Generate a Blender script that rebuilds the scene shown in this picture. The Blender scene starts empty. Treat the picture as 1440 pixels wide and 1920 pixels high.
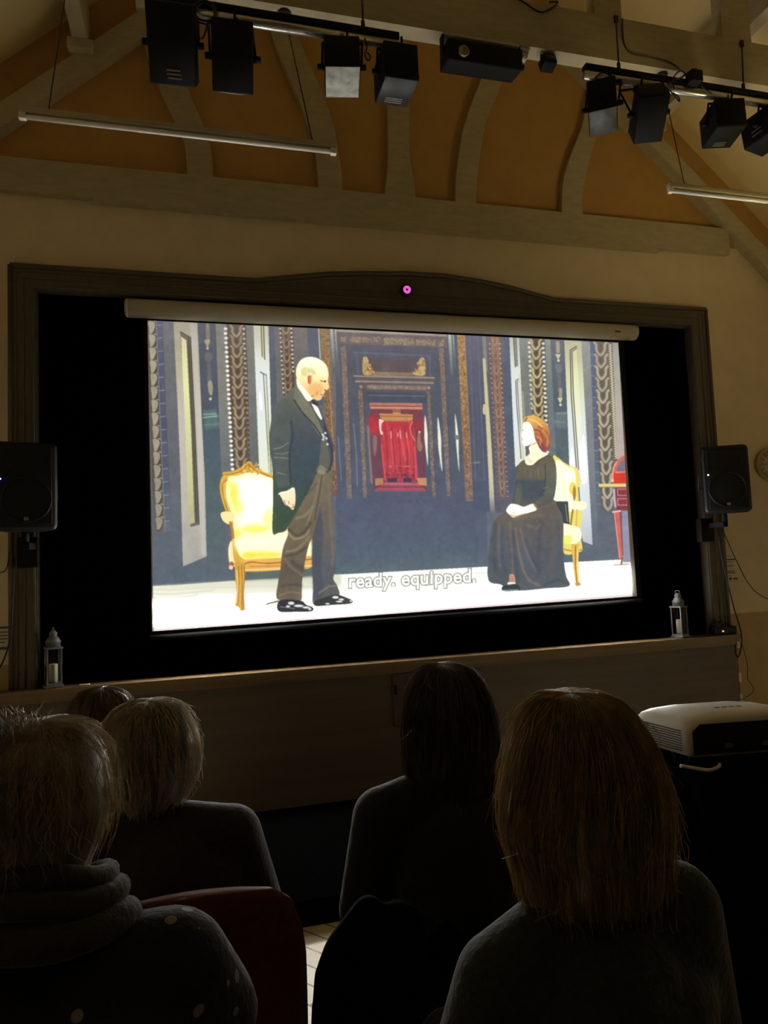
import bpy, bmesh, math, random
import numpy as np
from mathutils import Vector, Matrix, Euler

random.seed(7)
RNG = np.random.default_rng(7)
SC = bpy.context.scene
COL = SC.collection

# ---------------------------------------------------------------- camera
# world: X along the stage wall, Y into the stage (wall face at Y = 0), Z up, metres
FPX = 1300.0
YAW, PITCH, ROLL = 0.26146635, 0.07098219, -0.04091947
CAM = np.array([0.0, -4.6, 1.45])


def cam_axes():
    cy, sy, cp, sp = math.cos(YAW), math.sin(YAW), math.cos(PITCH), math.sin(PITCH)
    f = np.array([sy * cp, cy * cp, sp])
    r = np.array([cy, -sy, 0.0])
    u = np.cross(r, f)
    cr, sr = math.cos(ROLL), math.sin(ROLL)
    return cr * r + sr * u, -sr * r + cr * u, f


AR, AU, AF = cam_axes()
cam_data = bpy.data.cameras.new('camera')
cam_data.sensor_fit = 'VERTICAL'
cam_data.sensor_height = 24.0
cam_data.lens = FPX / 1920.0 * 24.0
cam_data.clip_start = 0.05
cam_ob = bpy.data.objects.new('camera', cam_data)
COL.objects.link(cam_ob)
cam_ob.matrix_world = Matrix(((AR[0], AU[0], -AF[0], CAM[0]), (AR[1], AU[1], -AF[1], CAM[1]),
                              (AR[2], AU[2], -AF[2], CAM[2]), (0, 0, 0, 1)))
SC.camera = cam_ob


def ray(x, y):
    return AF + (x - 720) / FPX * AR - (y - 960) / FPX * AU


def W(x, y, Y=0.0):
    """point where the sight line through photo pixel (x, y) meets the upright plane at depth Y"""
    d = ray(x, y)
    return Vector(CAM + (Y + 4.6) / d[1] * d)


def at(x, y, depth):
    return Vector(CAM + depth * ray(x, y))


def lin(c):
    c = np.asarray(c, float)
    return np.where(c <= 0.04045, c / 12.92, ((c + 0.055) / 1.055) ** 2.4)


# ---------------------------------------------------------------- light
SC.view_settings.view_transform = 'Standard'
SC.view_settings.look = 'None'
SC.view_settings.exposure = 0.0
SC.view_settings.gamma = 1.0
SC.view_settings.use_curve_mapping = False
SC.cycles.use_denoising = True
SC.cycles.max_bounces = 8
SC.cycles.sample_clamp_indirect = 4.0

world = bpy.data.worlds.new('dim_evening')
SC.world = world
world.use_nodes = True
WB = world.node_tree.nodes['Background']
WB.inputs[0].default_value = (1.0, 0.76, 0.36, 1)
WB.inputs[1].default_value = 0.0

def area(name, loc, target, size, energy, color):
    l = bpy.data.lights.new(name, 'AREA')
    l.shape = 'RECTANGLE'
    l.size, l.size_y = size
    l.energy = energy
    l.color = color
    o = bpy.data.objects.new(name, l)
    COL.objects.link(o)
    o.location = loc
    o.rotation_euler = (Vector(target) - Vector(loc)).to_track_quat('-Z', 'Y').to_euler()
    return o

# warm spots added out of frame, brightening the right wall and roof
sl_ = bpy.data.lights.new('added_side_fill', 'SPOT')
sl_.energy = 13.0
sl_.color = (1.0, 0.82, 0.40)
sl_.spot_size = math.radians(150)
sl_.spot_blend = 1.0
sl_.shadow_soft_size = 0.25
so_ = bpy.data.objects.new('added_side_fill', sl_)
COL.objects.link(so_)
so_.location = (3.7, -2.0, 1.9)
so_.rotation_euler = (Vector((3.6, -0.9, 5.0)) - Vector(so_.location)).to_track_quat('-Z', 'Y').to_euler()
s2_ = sl_.copy(); s2_.name = 'added_roof_fill'  # added spot that only lifts the right roof slope
s2_.energy = 52.0
s2_.spot_size = math.radians(100)
so2_ = bpy.data.objects.new('added_roof_fill', s2_)
COL.objects.link(so2_)
so2_.location = (3.75, -2.1, 1.9)
so2_.rotation_euler = (Vector((3.6, -1.6, 5.0)) - Vector(so2_.location)).to_track_quat('-Z', 'Y').to_euler()

FL = -0.11          # floor level of the hall below the datum used for the stage

# ---------------------------------------------------------------- helpers
def link(o, parent=None):
    COL.objects.link(o)
    if parent is not None:
        o.parent = parent
    return o


def tag(o, label, cat, group=None):
    o['label'] = label
    o['category'] = cat
    if group:
        o['group'] = group
    return o


def struct(o):
    o['kind'] = 'structure'
    return o


def thing(name, label, cat, loc=(0, 0, 0), rot=(0, 0, 0), group=None):
    o = bpy.data.objects.new(name, None)
    o.empty_display_size = 0.1
    link(o)
    o.location = loc
    o.rotation_euler = rot
    return tag(o, label, cat, group)


def mat(name, col, rough=0.6, metal=0.0, var=0.12, scale=20.0, bump=0.0, spec=0.5, emit=None, estr=0.0,
        sheen=0.0, transl=0.0, stretch=(1, 1, 1)):
    """procedural material: colour broken up by noise, optional bump; col is linear RGB"""
    m = bpy.data.materials.new(name)
    m.use_nodes = True
    nt = m.node_tree
    b = nt.nodes['Principled BSDF']
    tc = nt.nodes.new('ShaderNodeTexCoord')
    mp = nt.nodes.new('ShaderNodeMapping')
    mp.inputs['Scale'].default_value = stretch
    nz = nt.nodes.new('ShaderNodeTexNoise')
    nz.inputs['Scale'].default_value = scale
    nz.inputs['Detail'].default_value = 5
    cr = nt.nodes.new('ShaderNodeValToRGB')
    c = np.array(col)
    cr.color_ramp.elements[0].position = 0.3
    cr.color_ramp.elements[1].position = 0.7
    cr.color_ramp.elements[0].color = (*(c * (1 - var)), 1)
    cr.color_ramp.elements[1].color = (*np.minimum(c * (1 + var), 1.0), 1)
    nt.links.new(tc.outputs['Object'], mp.inputs[0])
    nt.links.new(mp.outputs[0], nz.inputs['Vector'])
    nt.links.new(nz.outputs[0], cr.inputs[0])
    nt.links.new(cr.outputs[0], b.inputs['Base Color'])
    b.inputs['Roughness'].default_value = rough
    b.inputs['Metallic'].default_value = metal
    b.inputs['Specular IOR Level'].default_value = spec
    if sheen:
        b.inputs['Sheen Weight'].default_value = sheen
        b.inputs['Sheen Tint'].default_value = (*np.minimum(np.sqrt(np.maximum(c, 0.0)) * 1.1, 1.0), 1) if sheen >= 0.9 else (1, 1, 1, 1)
        b.inputs['Sheen Roughness'].default_value = 0.4
    if emit is not None:
        b.inputs['Emission Color'].default_value = (*emit, 1)
        b.inputs['Emission Strength'].default_value = estr
    if bump:
        bp = nt.nodes.new('ShaderNodeBump')
        bp.inputs['Strength'].default_value = bump
        bp.inputs['Distance'].default_value = 0.01
        nt.links.new(nz.outputs[0], bp.inputs['Height'])
        nt.links.new(bp.outputs[0], b.inputs['Normal'])
    if transl:
        out = nt.nodes['Material Output']
        tr = nt.nodes.new('ShaderNodeBsdfTranslucent')
        mx = nt.nodes.new('ShaderNodeMixShader')
        mx.inputs[0].default_value = transl
        nt.links.new(cr.outputs[0], tr.inputs[0])
        nt.links.new(b.outputs[0], mx.inputs[1])
        nt.links.new(tr.outputs[0], mx.inputs[2])
        nt.links.new(mx.outputs[0], out.inputs[0])
    return m


class MB:
    """collects shapes, then links them as ONE mesh object"""

    def __init__(self):
        self.v, self.f, self.s = [], [], []

    def add(self, vs, fs, smooth=False):
        n = len(self.v)
        self.v += [tuple(p) for p in vs]
        for f in fs:
            self.f.append(tuple(i + n for i in f))
            self.s.append(smooth)
        return self

    def box(self, lo, hi, m=None):
        (x0, y0, z0), (x1, y1, z1) = lo, hi
        vs = [Vector(p) for p in ((x0, y0, z0), (x1, y0, z0), (x1, y1, z0), (x0, y1, z0),
                                  (x0, y0, z1), (x1, y0, z1), (x1, y1, z1), (x0, y1, z1))]
        if m is not None:
            vs = [m @ p for p in vs]
        return self.add(vs, [(0, 3, 2, 1), (4, 5, 6, 7), (0, 1, 5, 4), (1, 2, 6, 5), (2, 3, 7, 6), (3, 0, 4, 7)])

    def rbox(self, lo, hi, r=0.01, seg=3, m=None):
        """box with rounded edges"""
        bm = bmesh.new()
        bmesh.ops.create_cube(bm, size=1.0)
        lo, hi = Vector(lo), Vector(hi)
        for v in bm.verts:
            v.co = Vector([(lo[i] + hi[i]) / 2 + v.co[i] * (hi[i] - lo[i]) for i in range(3)])
        bmesh.ops.bevel(bm, geom=bm.edges[:], offset=min(r, min(hi - lo) * 0.49), segments=seg, profile=0.5, affect='EDGES')
        bm.verts.index_update()
        vs = [(m @ v.co if m is not None else v.co.copy()) for v in bm.verts]
        fs = [[v.index for v in f.verts] for f in bm.faces]
        bm.free()
        return self.add(vs, fs, True)

    def prism(self, pts, y0, y1):
        """outline in the XZ plane pushed from y0 to y1"""
        n = len(pts)
        vs = [(p[0], y0, p[1]) for p in pts] + [(p[0], y1, p[1]) for p in pts]
        fs = [tuple(range(n)), tuple(range(2 * n - 1, n - 1, -1))]
        fs += [(i, i + n, (i + 1) % n + n, (i + 1) % n) for i in range(n)]
        return self.add(vs, fs)

    def strip(self, left, right, y0, y1):
        """bar between two edge lines (lists of (x, z)) pushed from y0 to y1"""
        n = len(left)
        vs = []
        for l, r in zip(left, right):
            vs += [(l[0], y0, l[1]), (r[0], y0, r[1]), (r[0], y1, r[1]), (l[0], y1, l[1])]
        fs = [(0, 1, 2, 3), (4 * n - 1, 4 * n - 2, 4 * n - 3, 4 * n - 4)]
        for i in range(n - 1):
            a = 4 * i
            for k in range(4):
                fs.append((a + k, a + k + 4, a + (k + 1) % 4 + 4, a + (k + 1) % 4))
        return self.add(vs, fs)

    def tube(self, pts, r, n=8, cap=True):
        pts = [Vector(p) for p in pts]
        rs = r if isinstance(r, (list, tuple)) else [r] * len(pts)
        vs, fs = [], []
        up = None
        for i, p in enumerate(pts):
            d = (pts[min(i + 1, len(pts) - 1)] - pts[max(i - 1, 0)])
            d = d.normalized() if d.length > 1e-9 else Vector((0, 0, 1))
            if up is None:
                up = d.orthogonal().normalized()
            up = (up - d * up.dot(d))
            up = up.normalized() if up.length > 1e-6 else d.orthogonal().normalized()
            s = d.cross(up)
            for k in range(n):
                a = 2 * math.pi * k / n
                vs.append(p + (up * math.cos(a) + s * math.sin(a)) * rs[i])
        for i in range(len(pts) - 1):
            for k in range(n):
                fs.append((i * n + k, i * n + (k + 1) % n, (i + 1) * n + (k + 1) % n, (i + 1) * n + k))
        if cap:
            fs.append(tuple(range(n - 1, -1, -1)))
            fs.append(tuple(range((len(pts) - 1) * n, len(pts) * n)))
        return self.add(vs, fs, True)

    def lathe(self, prof, n=24, m=None):
        """profile (r, z) turned about Z"""
        vs, fs = [], []
        for r, z in prof:
            for k in range(n):
                a = 2 * math.pi * k / n
                p = Vector((r * math.cos(a), r * math.sin(a), z))
                vs.append(m @ p if m is not None else p)
        for i in range(len(prof) - 1):
            for k in range(n):
                fs.append((i * n + k, i * n + (k + 1) % n, (i + 1) * n + (k + 1) % n, (i + 1) * n + k))
        fs.append(tuple(range(n - 1, -1, -1)))
        fs.append(tuple(range((len(prof) - 1) * n, len(prof) * n)))
        return self.add(vs, fs, True)

    def ball(self, c, r, n=12, m=None):
        c = Vector(c)
        r = Vector(r) if not isinstance(r, (int, float)) else Vector((r, r, r))
        vs, fs = [], []
        for i in range(n + 1):
            t = math.pi * i / n
            for k in range(2 * n):
                a = math.pi * k / n
                d = Vector((math.sin(t) * math.cos(a) * r[0], math.sin(t) * math.sin(a) * r[1], math.cos(t) * r[2]))
                if m is not None:
                    d = m @ d
                vs.append(c + d)
        w = 2 * n
        for i in range(n):
            for k in range(w):
                if i == 0:
                    fs.append((k, (i + 1) * w + k, (i + 1) * w + (k + 1) % w))
                elif i == n - 1:
                    fs.append((i * w + k, (i + 1) * w + k, i * w + (k + 1) % w))
                else:
                    fs.append((i * w + k, (i + 1) * w + k, (i + 1) * w + (k + 1) % w, i * w + (k + 1) % w))
        return self.add(vs, fs, True)

    def cone(self, a, b, ra, rb, n=14):
        """capsule with ends of different thickness"""
        a, b = Vector(a), Vector(b)
        d = b - a
        L = d.length
        d = d / L if L > 1e-9 else Vector((0, 0, 1))
        pts, rs = [], []
        for t in (-1, -0.92, -0.7, -0.35):
            pts.append(a + d * (t * ra)); rs.append(max(ra * math.sqrt(max(1 - t * t, 0)), ra * 0.02))
        for t in (0.0, 0.25, 0.5, 0.75, 1.0):
            pts.append(a + d * (t * L)); rs.append(ra + (rb - ra) * t)
        for t in (0.35, 0.7, 0.92, 1):
            pts.append(b + d * (t * rb)); rs.append(max(rb * math.sqrt(max(1 - t * t, 0)), rb * 0.02))
        return self.tube(pts, rs, n)

    def mesh(self, name):
        me = bpy.data.meshes.new(name)
        me.from_pydata(self.v, [], self.f)
        me.validate()
        bm = bmesh.new()
        bm.from_mesh(me)
        bmesh.ops.recalc_face_normals(bm, faces=bm.faces[:])
        bm.to_mesh(me)
        bm.free()
        if len(me.polygons) == len(self.s):
            me.polygons.foreach_set('use_smooth', self.s)
        return me

    def build(self, name, m, parent=None, loc=None, rot=None):
        me = self.mesh(name)
        me.materials.append(m)
        o = bpy.data.objects.new(name, me)
        link(o, parent)
        if loc is not None:
            o.location = loc
        if rot is not None:
            o.rotation_euler = rot
        return o


def smooth_line(pts, n=6):
    """Catmull-Rom through the points"""
    P = [Vector(p) for p in pts]
    P = [P[0]] + P + [P[-1]]
    out = []
    for i in range(1, len(P) - 2):
        for k in range(n):
            t = k / n
            a, b, c, d = P[i - 1], P[i], P[i + 1], P[i + 2]
            out.append(0.5 * ((2 * b) + (c - a) * t + (2 * a - 5 * b + 4 * c - d) * t * t + (3 * b - a - 3 * c + d) * t ** 3))
    out.append(P[-2])
    return out


def text_mesh(name, body, size, m, parent, mw, offset=0.0, extrude=0.0005, spacing=1.0, fit=None):
    cu = bpy.data.curves.new(name, 'FONT')
    cu.body = body
    cu.size = size
    cu.offset = offset
    cu.extrude = extrude
    cu.align_x = 'CENTER'
    cu.space_character = spacing
    tmp = bpy.data.objects.new(name + '_tmp', cu)
    link(tmp)
    dg = bpy.context.evaluated_depsgraph_get()
    me = bpy.data.meshes.new_from_object(tmp.evaluated_get(dg))
    bpy.data.objects.remove(tmp)
    bpy.data.curves.remove(cu)
    if fit:
        xs = [v.co.x for v in me.vertices]
        w = max(xs) - min(xs)
        for v in me.vertices:
            v.co.x = (v.co.x - (max(xs) + min(xs)) / 2) * fit / w
    me.transform(mw)
    me.materials.clear()
    me.materials.append(m)
    me.name = name
    o = bpy.data.objects.new(name, me)
    return link(o, parent)


def copy_tree(o, parent=None):
    c = o.copy()
    COL.objects.link(c)
    if parent is not None:
        c.parent = parent
    for ch in list(o.children):
        copy_tree(ch, c)
    return c


# ---------------------------------------------------------------- materials
M = {}
M['cream'] = mat('cream_wall_paint', (0.70, 0.58, 0.38), 0.85, var=0.05, scale=6, bump=0.15)
M['ochre'] = mat('ochre_gable_paint', (0.46, 0.26, 0.07), 0.85, var=0.07, scale=5, bump=0.1)
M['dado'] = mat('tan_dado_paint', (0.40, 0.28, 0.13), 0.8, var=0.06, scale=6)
M['timber'] = mat('painted_timber', (0.42, 0.35, 0.21), 0.7, var=0.08, scale=9, bump=0.15, stretch=(1, 1, 4))
M['ceiling'] = mat('ceiling_paint', (0.70, 0.54, 0.25), 0.85, var=0.05, scale=4)
M['backwall'] = mat('dark_unseen_wall', (0.045, 0.034, 0.022), 0.9, var=0.1, scale=4)
M['frame'] = mat('brown_grey_frame_paint', (0.085, 0.068, 0.042), 0.6, var=0.1, scale=14, bump=0.1)
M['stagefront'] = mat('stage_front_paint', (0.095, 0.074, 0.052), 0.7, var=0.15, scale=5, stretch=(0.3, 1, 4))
M['ledge'] = mat('varnished_ledge_wood', (0.17, 0.11, 0.05), 0.4, var=0.2, scale=12, stretch=(0.15, 3, 3))
M['curtain'] = mat('black_stage_cloth', (0.004, 0.004, 0.006), 1.0, var=0.2, scale=30, spec=0.0)
M['matblack'] = mat('dull_black_slab', (0.0018, 0.0018, 0.0018), 1.0, var=0.2, scale=30, spec=0.0)
M['black'] = mat('black_painted_metal', (0.0045, 0.004, 0.0038), 0.7, var=0.25, scale=30, spec=0.2)
M['plastic'] = mat('black_plastic', (0.006, 0.006, 0.006), 0.5, var=0.2, scale=60, spec=0.3)
M['grille'] = mat('black_speaker_grille', (0.006, 0.006, 0.006), 0.6, var=0.5, scale=400, spec=0.3)
M['white'] = mat('white_enamel', (0.72, 0.68, 0.58), 0.35, var=0.04, scale=30)
M['tubeglass'] = mat('unlit_tube_glass', (0.80, 0.78, 0.70), 0.2, var=0.02, scale=10)
M['steel'] = mat('bright_steel', (0.55, 0.53, 0.48), 0.3, metal=0.9, var=0.15, scale=40)
M['case'] = mat('white_screen_case', (0.52, 0.48, 0.39), 0.4, var=0.03, scale=20)
M['fabric'] = mat('screen_fabric', (0.75, 0.74, 0.70), 0.9, var=0.02, scale=40)
M['border'] = mat('black_screen_border', (0.004, 0.004, 0.005), 0.8, var=0.1, scale=40, spec=0.2)
M['cable'] = mat('black_cable', (0.010, 0.008, 0.007), 0.5, var=0.2, scale=80)
M['paper'] = mat('printed_paper', (0.66, 0.60, 0.46), 0.8, var=0.03, scale=30)
M['ink'] = mat('dark_ink', (0.08, 0.065, 0.04), 0.8, var=0.1, scale=60)
M['zinc'] = mat('grey_painted_tin', (0.13, 0.135, 0.13), 0.5, var=0.15, scale=40)
M['wax'] = mat('candle_wax', (0.66, 0.60, 0.42), 0.5, var=0.04, scale=20)
M['floor'] = None
M['red'] = mat('dark_red_upholstery', (0.085, 0.008, 0.009), 0.85, var=0.2, scale=60, sheen=0.2, bump=0.2)
M['skin'] = mat('skin', (0.22, 0.12, 0.075), 0.5, var=0.08, scale=30)
M['eye'] = mat('eye_white', (0.6, 0.58, 0.54), 0.2, var=0.02, scale=10)


def glass_mat():
    m = bpy.data.materials.new('clear_glass')
    m.use_nodes = True
    nt = m.node_tree
    out = nt.nodes['Material Output']
    g = nt.nodes.new('ShaderNodeBsdfGlossy')
    g.inputs['Roughness'].default_value = 0.05
    t = nt.nodes.new('ShaderNodeBsdfTransparent')
    fr = nt.nodes.new('ShaderNodeFresnel')
    fr.inputs[0].default_value = 1.45
    mx = nt.nodes.new('ShaderNodeMixShader')
    nt.links.new(fr.outputs[0], mx.inputs[0])
    nt.links.new(t.outputs[0], mx.inputs[1])
    nt.links.new(g.outputs[0], mx.inputs[2])
    nt.links.new(mx.outputs[0], out.inputs[0])
    return m


M['glass'] = glass_mat()


def floor_mat():
    m = mat('pale_plank_floor', (0.78, 0.70, 0.50), 0.35, var=0.15, scale=8, stretch=(1, 0.12, 1))
    nt = m.node_tree
    b = nt.nodes['Principled BSDF']
    src = b.inputs['Base Color'].links[0].from_socket
    tc = nt.nodes.new('ShaderNodeTexCoord')
    br = nt.nodes.new('ShaderNodeTexBrick')
    br.inputs['Scale'].default_value = 1.0
    br.inputs['Brick Width'].default_value = 0.9
    br.inputs['Row Height'].default_value = 0.09
    br.inputs['Mortar Size'].default_value = 0.004
    br.inputs['Color1'].default_value = (1, 1, 1, 1)
    br.inputs['Color2'].default_value = (0.82, 0.8, 0.76, 1)
    br.inputs['Mortar'].default_value = (0.25, 0.2, 0.14, 1)
    mx = nt.nodes.new('ShaderNodeMix')
    mx.data_type = 'RGBA'
    mx.blend_type = 'MULTIPLY'
    mx.inputs[0].default_value = 1.0
    mp = nt.nodes.new('ShaderNodeMapping')
    mp.inputs['Rotation'].default_value = (0, 0, 0.9)
    nt.links.new(tc.outputs['Object'], mp.inputs[0])
    nt.links.new(mp.outputs[0], br.inputs[0])
    nt.links.new(src, mx.inputs[6])
    nt.links.new(br.outputs[0], mx.inputs[7])
    nt.links.new(mx.outputs[2], b.inputs['Base Color'])
    return m


M['floor'] = floor_mat()

HIGH = 88.0                                   # how far the brightest whites of the picture go over display white
PJ_NEAR, PJ_FARL, PJ_RIGHT = (1.27, -2.95), (1.235, -2.755), (1.66, -3.01)
# ---------------------------------------------------------------- the hall
CX = 1.44            # middle of the gable
HW = 3.60            # half width of the hall
CREASE = lambda dx: 4.96 - 0.9 * (abs(dx) - 2.27)     # underside of the roof at the gable
XL, XR = CX - HW, CX + HW
BACK = -5.6
FX0, FX1, FZ0, FZ1 = -0.945, 3.80, 0.78, 3.215         # stage opening
LEDGE_Z = 0.785

mb = MB(); mb.box((XL, BACK, FL - 0.1), (XR, 0.25, FL))
struct(mb.build('floor', M['floor']))
mb = MB()
mb.prism([(XL, 0.93), (FX0, 0.93), (FX0, 3.9), (CX - 3.448, 3.9), (XL, CREASE(HW))], 0, 0.035)
mb.prism([(XR, 0.93), (FX1, 0.93), (FX1, 3.9), (CX + 3.448, 3.9), (XR, CREASE(HW))], 0, 0.035)
mb.box((FX0, 0, FZ1), (FX1, 0.035, 3.9))
struct(mb.build('wall_front', M['cream']))
mb = MB()
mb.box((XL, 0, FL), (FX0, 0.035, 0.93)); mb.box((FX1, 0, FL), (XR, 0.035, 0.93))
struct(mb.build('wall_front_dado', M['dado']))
mb = MB(); mb.prism([(CX - 3.448, 3.9), (CX + 3.448, 3.9), (CX, CREASE(0))], 0, 0.22)
struct(mb.build('wall_gable', M['ochre']))
for s, nm in ((-1, 'wall_left'), (1, 'wall_right')):
    mb = MB()
    a, b = CX + s * HW, CX + s * (HW + 0.15)
    mb.box((min(a, b), BACK, FL), (max(a, b), 0.22, CREASE(HW)))
    struct(mb.build(nm, M['cream']))
mb = MB(); mb.prism([(XL, FL), (XR, FL), (XR, CREASE(HW)), (CX, CREASE(0)), (XL, CREASE(HW))], BACK - 0.15, BACK)
struct(mb.build('wall_back', M['backwall']))  # unseen wall added for bounce on the audience, kept dark to limit it
mb = MB()
for s in (-1, 1):
    pts = [(CX, CREASE(0)), (CX + s * (HW + 0.15), CREASE(HW + 0.15)), (CX + s * (HW + 0.15), CREASE(HW + 0.15) + 0.12), (CX, CREASE(0) + 0.12)]
    mb.prism(pts, BACK, 0.22)
struct(mb.build('ceiling', M['ceiling']))

# stage interior: floor, hanging black backcloth
mb = MB(); mb.box((FX0 - 0.4, 0.036, 0.66), (FX1 + 0.4, 2.2, 0.765)); mb.box((FX0, 0.0, 0.66), (FX1, 0.036, 0.765))
struct(mb.build('floor_stage', M['curtain']))
def cloth_panel(x0, x1, y, z0, z1, amp, waves, m, name):
    mb = MB()
    n = int(waves * 10)
    vs, fs = [], []
    for i in range(n + 1):
        t = i / n
        x = x0 + (x1 - x0) * t
        for k, z in enumerate((z0, z0 + (z1 - z0) * 0.5, z1)):
            vs.append((x, y + amp * math.sin(2 * math.pi * waves * t) * (1.2 - 0.3 * k) + 0.3 * amp * math.sin(17 * t + k), z))
    for i in range(n):
        for k in range(2):
            fs.append((3 * i + k, 3 * i + 3 + k, 3 * i + 4 + k, 3 * i + 1 + k))
    mb.add(vs, fs, True)
    o = mb.build(name, m)
    sm = o.modifiers.new('thickness', 'SOLIDIFY'); sm.thickness = 0.006
    return o
for x0, x1, side in ((FX0 - 0.36, FX0 + 0.012, 'left'), (FX1 - 0.012, FX1 + 0.36, 'right')):
    tag(cloth_panel(x0, x1, 0.12, 0.768, 3.45, 0.02, 4, M['curtain'], 'stage_curtain'), 'black leg curtain at the %s side of the stage opening' % side, 'curtain')
tag(cloth_panel(FX0 - 0.38, FX1 + 0.38, 0.55, 0.768, 3.5, 0.05, 34, M['curtain'], 'stage_curtain'),
    'black pleated backcloth hanging across the stage behind the screen', 'curtain')

# stage front board, ledge with moulded nosing
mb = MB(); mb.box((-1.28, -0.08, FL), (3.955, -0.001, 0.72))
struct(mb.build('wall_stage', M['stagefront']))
mb = MB()
mb.box((-1.30, -0.125, 0.752), (3.98, 0.02, LEDGE_Z))
mb.box((-1.29, -0.11, 0.728), (3.97, -0.002, 0.752))
mb.box((-1.28, -0.095, 0.705), (3.962, -0.08, 0.728))
struct(mb.build('trim_1', M['ledge']))

# frame round the stage opening: jambs, head with the low curved crest, beads
hump = [W(x, y, -0.04) for x, y in ((405, 527.5), (440, 528.5), (480, 526), (560, 519), (620, 514), (680, 513), (760, 513.5), (830, 517), (900, 528), (960, 541), (1010, 555), (1040, 565), (1075, 570))]
OX0, OX1, OZ1 = -1.085, 3.945, 3.352
mb = MB()
mb.prism([(OX0, LEDGE_Z), (FX0, LEDGE_Z), (FX0, FZ1), (OX0, OZ1)], -0.045, -0.002)
mb.prism([(FX1, LEDGE_Z), (OX1, LEDGE_Z), (OX1, OZ1), (FX1, FZ1)], -0.045, -0.002)
top = [(OX0, OZ1)] + [(p.x, max(p.z, OZ1)) for p in hump] + [(OX1, OZ1)]
mb.prism([(FX0, FZ1)] + top + [(FX1, FZ1)], -0.045, -0.002)
def bead(pts, r, y):
    mb.tube([(p[0], y, p[1]) for p in pts], r, 6)
ins = lambda d: [(OX0 + d, LEDGE_Z), (OX0 + d, OZ1 - d), (OX1 - d, OZ1 - d), (OX1 - d, LEDGE_Z)]
for pts in ([(OX0, LEDGE_Z), (OX0, OZ1)], [(OX1, LEDGE_Z), (OX1, OZ1)], top):
    bead(pts, 0.016, -0.045)
mb.box((FX0 - .02, -0.044, LEDGE_Z), (FX0 + .002, .04, FZ1)); mb.box((FX1 - .002, -0.044, LEDGE_Z), (FX1 + .02, .04, FZ1)); mb.box((FX0 - .02, -0.044, FZ1 - .002), (FX1 + .02, .04, FZ1 + .02))
bead([(p[0], p[1] - 0.028) for p in top], 0.006, -0.046)
bead(ins(0.075), 0.008, -0.046)
bead(ins(0.035), 0.006, -0.046)
bead([(FX0 - .012, LEDGE_Z), (FX0 - .012, FZ1 + .012), (FX1 + .012, FZ1 + .012), (FX1 + .012, LEDGE_Z)], 0.011, -0.045)
struct(mb.build('trim_2', M['frame']))

# ---- gable timbers, each its own piece
TRIM = [2]
def timber(mb, m='timber'):
    TRIM[0] += 1
    return struct(mb.build('trim_%d' % TRIM[0], M[m]))
mb = MB()
mb.box((XL + 0.002, -0.05, 3.825), (CX + 2.78, -0.001, 4.04))
mb.prism([(-0.62, 3.80), (3.56, 3.80), (3.53, 3.825), (-0.60, 3.825)], -0.05, -0.001)
timber(mb)
def px(pts):
    return [tuple(W(x, y, -0.05)[k] for k in (0, 2)) for x, y in pts]
STUDS = [
    ([(352, 334), (349, 290), (345, 265), (332, 235), (300, 165), (284, 125), (272, 92), (268, 70)],
     [(400, 339), (398, 300), (394, 272), (382, 235), (360, 185), (345, 145), (330, 105), (322, 80)]),
    ([(598, 361), (596, 325), (592, 290), (580, 235), (550, 160), (515, 80), (500, 25), (492, -30)],
     [(642, 366), (641, 325), (636, 290), (622, 220), (595, 150), (565, 80), (552, 25), (545, -30)]),
    ([(722, 376), (724, 345), (728, 310), (728, 250), (727, 180), (725, 110), (724, 40), (723, -60)],
     [(781, 380), (776, 335), (769, 295), (768, 240), (768, 180), (765, 110), (762, 40), (761, -60)]),
    ([(855, 386), (855, 350), (858, 310), (870, 240), (890, 180), (908, 135), (930, 85), (960, 10)],
     [(894, 390), (894, 350), (898, 310), (911, 232), (932, 178), (948, 138), (972, 85), (1004, 10)]),
    ([(1054, 405), (1055, 360), (1060, 325), (1075, 280), (1092, 237), (1098, 205), (1105, 180), (1112, 160)],
     [(1093, 410), (1093, 370), (1098, 335), (1108, 293), (1118, 258), (1124, 235), (1132, 215), (1142, 195)]),
]
for l, r in STUDS:
    mb = MB()
    L = [tuple(p[:2]) for p in smooth_line([(a, b, 0) for a, b in px(l)], 4)]
    R = [tuple(p[:2]) for p in smooth_line([(a, b, 0) for a, b in px(r)], 4)]
    mb.strip(L, R, -0.045, -0.001)
    timber(mb)
for s in (-1, 1):                                        # principal rafters on the gable, apex to wall plate
    lo = lambda dx: 4.94 - 0.9 * (dx - 1.73)
    mb = MB()
    pts = [(CX + s * 0.0, lo(0.0)), (CX + s * 3.28, lo(3.28)), (CX + s * 3.36, lo(3.28) + 0.06), (CX + s * 3.30, lo(3.30) + 0.165), (CX + s * 0.0, lo(0.0) + 0.165)]
    mb.prism(pts, -0.10, -0.001)
    timber(mb)
for s in (-1, 1):                                        # corbels under the rafter feet
    mb = MB()
    mb.prism([(CX + s * 3.22, 3.56), (CX + s * 3.42, 3.72), (CX + s * 3.42, 3.46), (CX + s * 3.32, 3.40)], -0.12, -0.001)
    timber(mb)
for s in (-1, 1):                                        # purlins running back along the roof
    x = CX + s * 2.10
    mb = MB(); mb.box((x - 0.045, BACK + 0.1, 4.80), (x + 0.045, -0.001, CREASE(2.10 + 0.045)))
    mb.box((x - 0.075, -0.16, 4.74), (x + 0.075, -0.001, 4.80))
    timber(mb)
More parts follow.
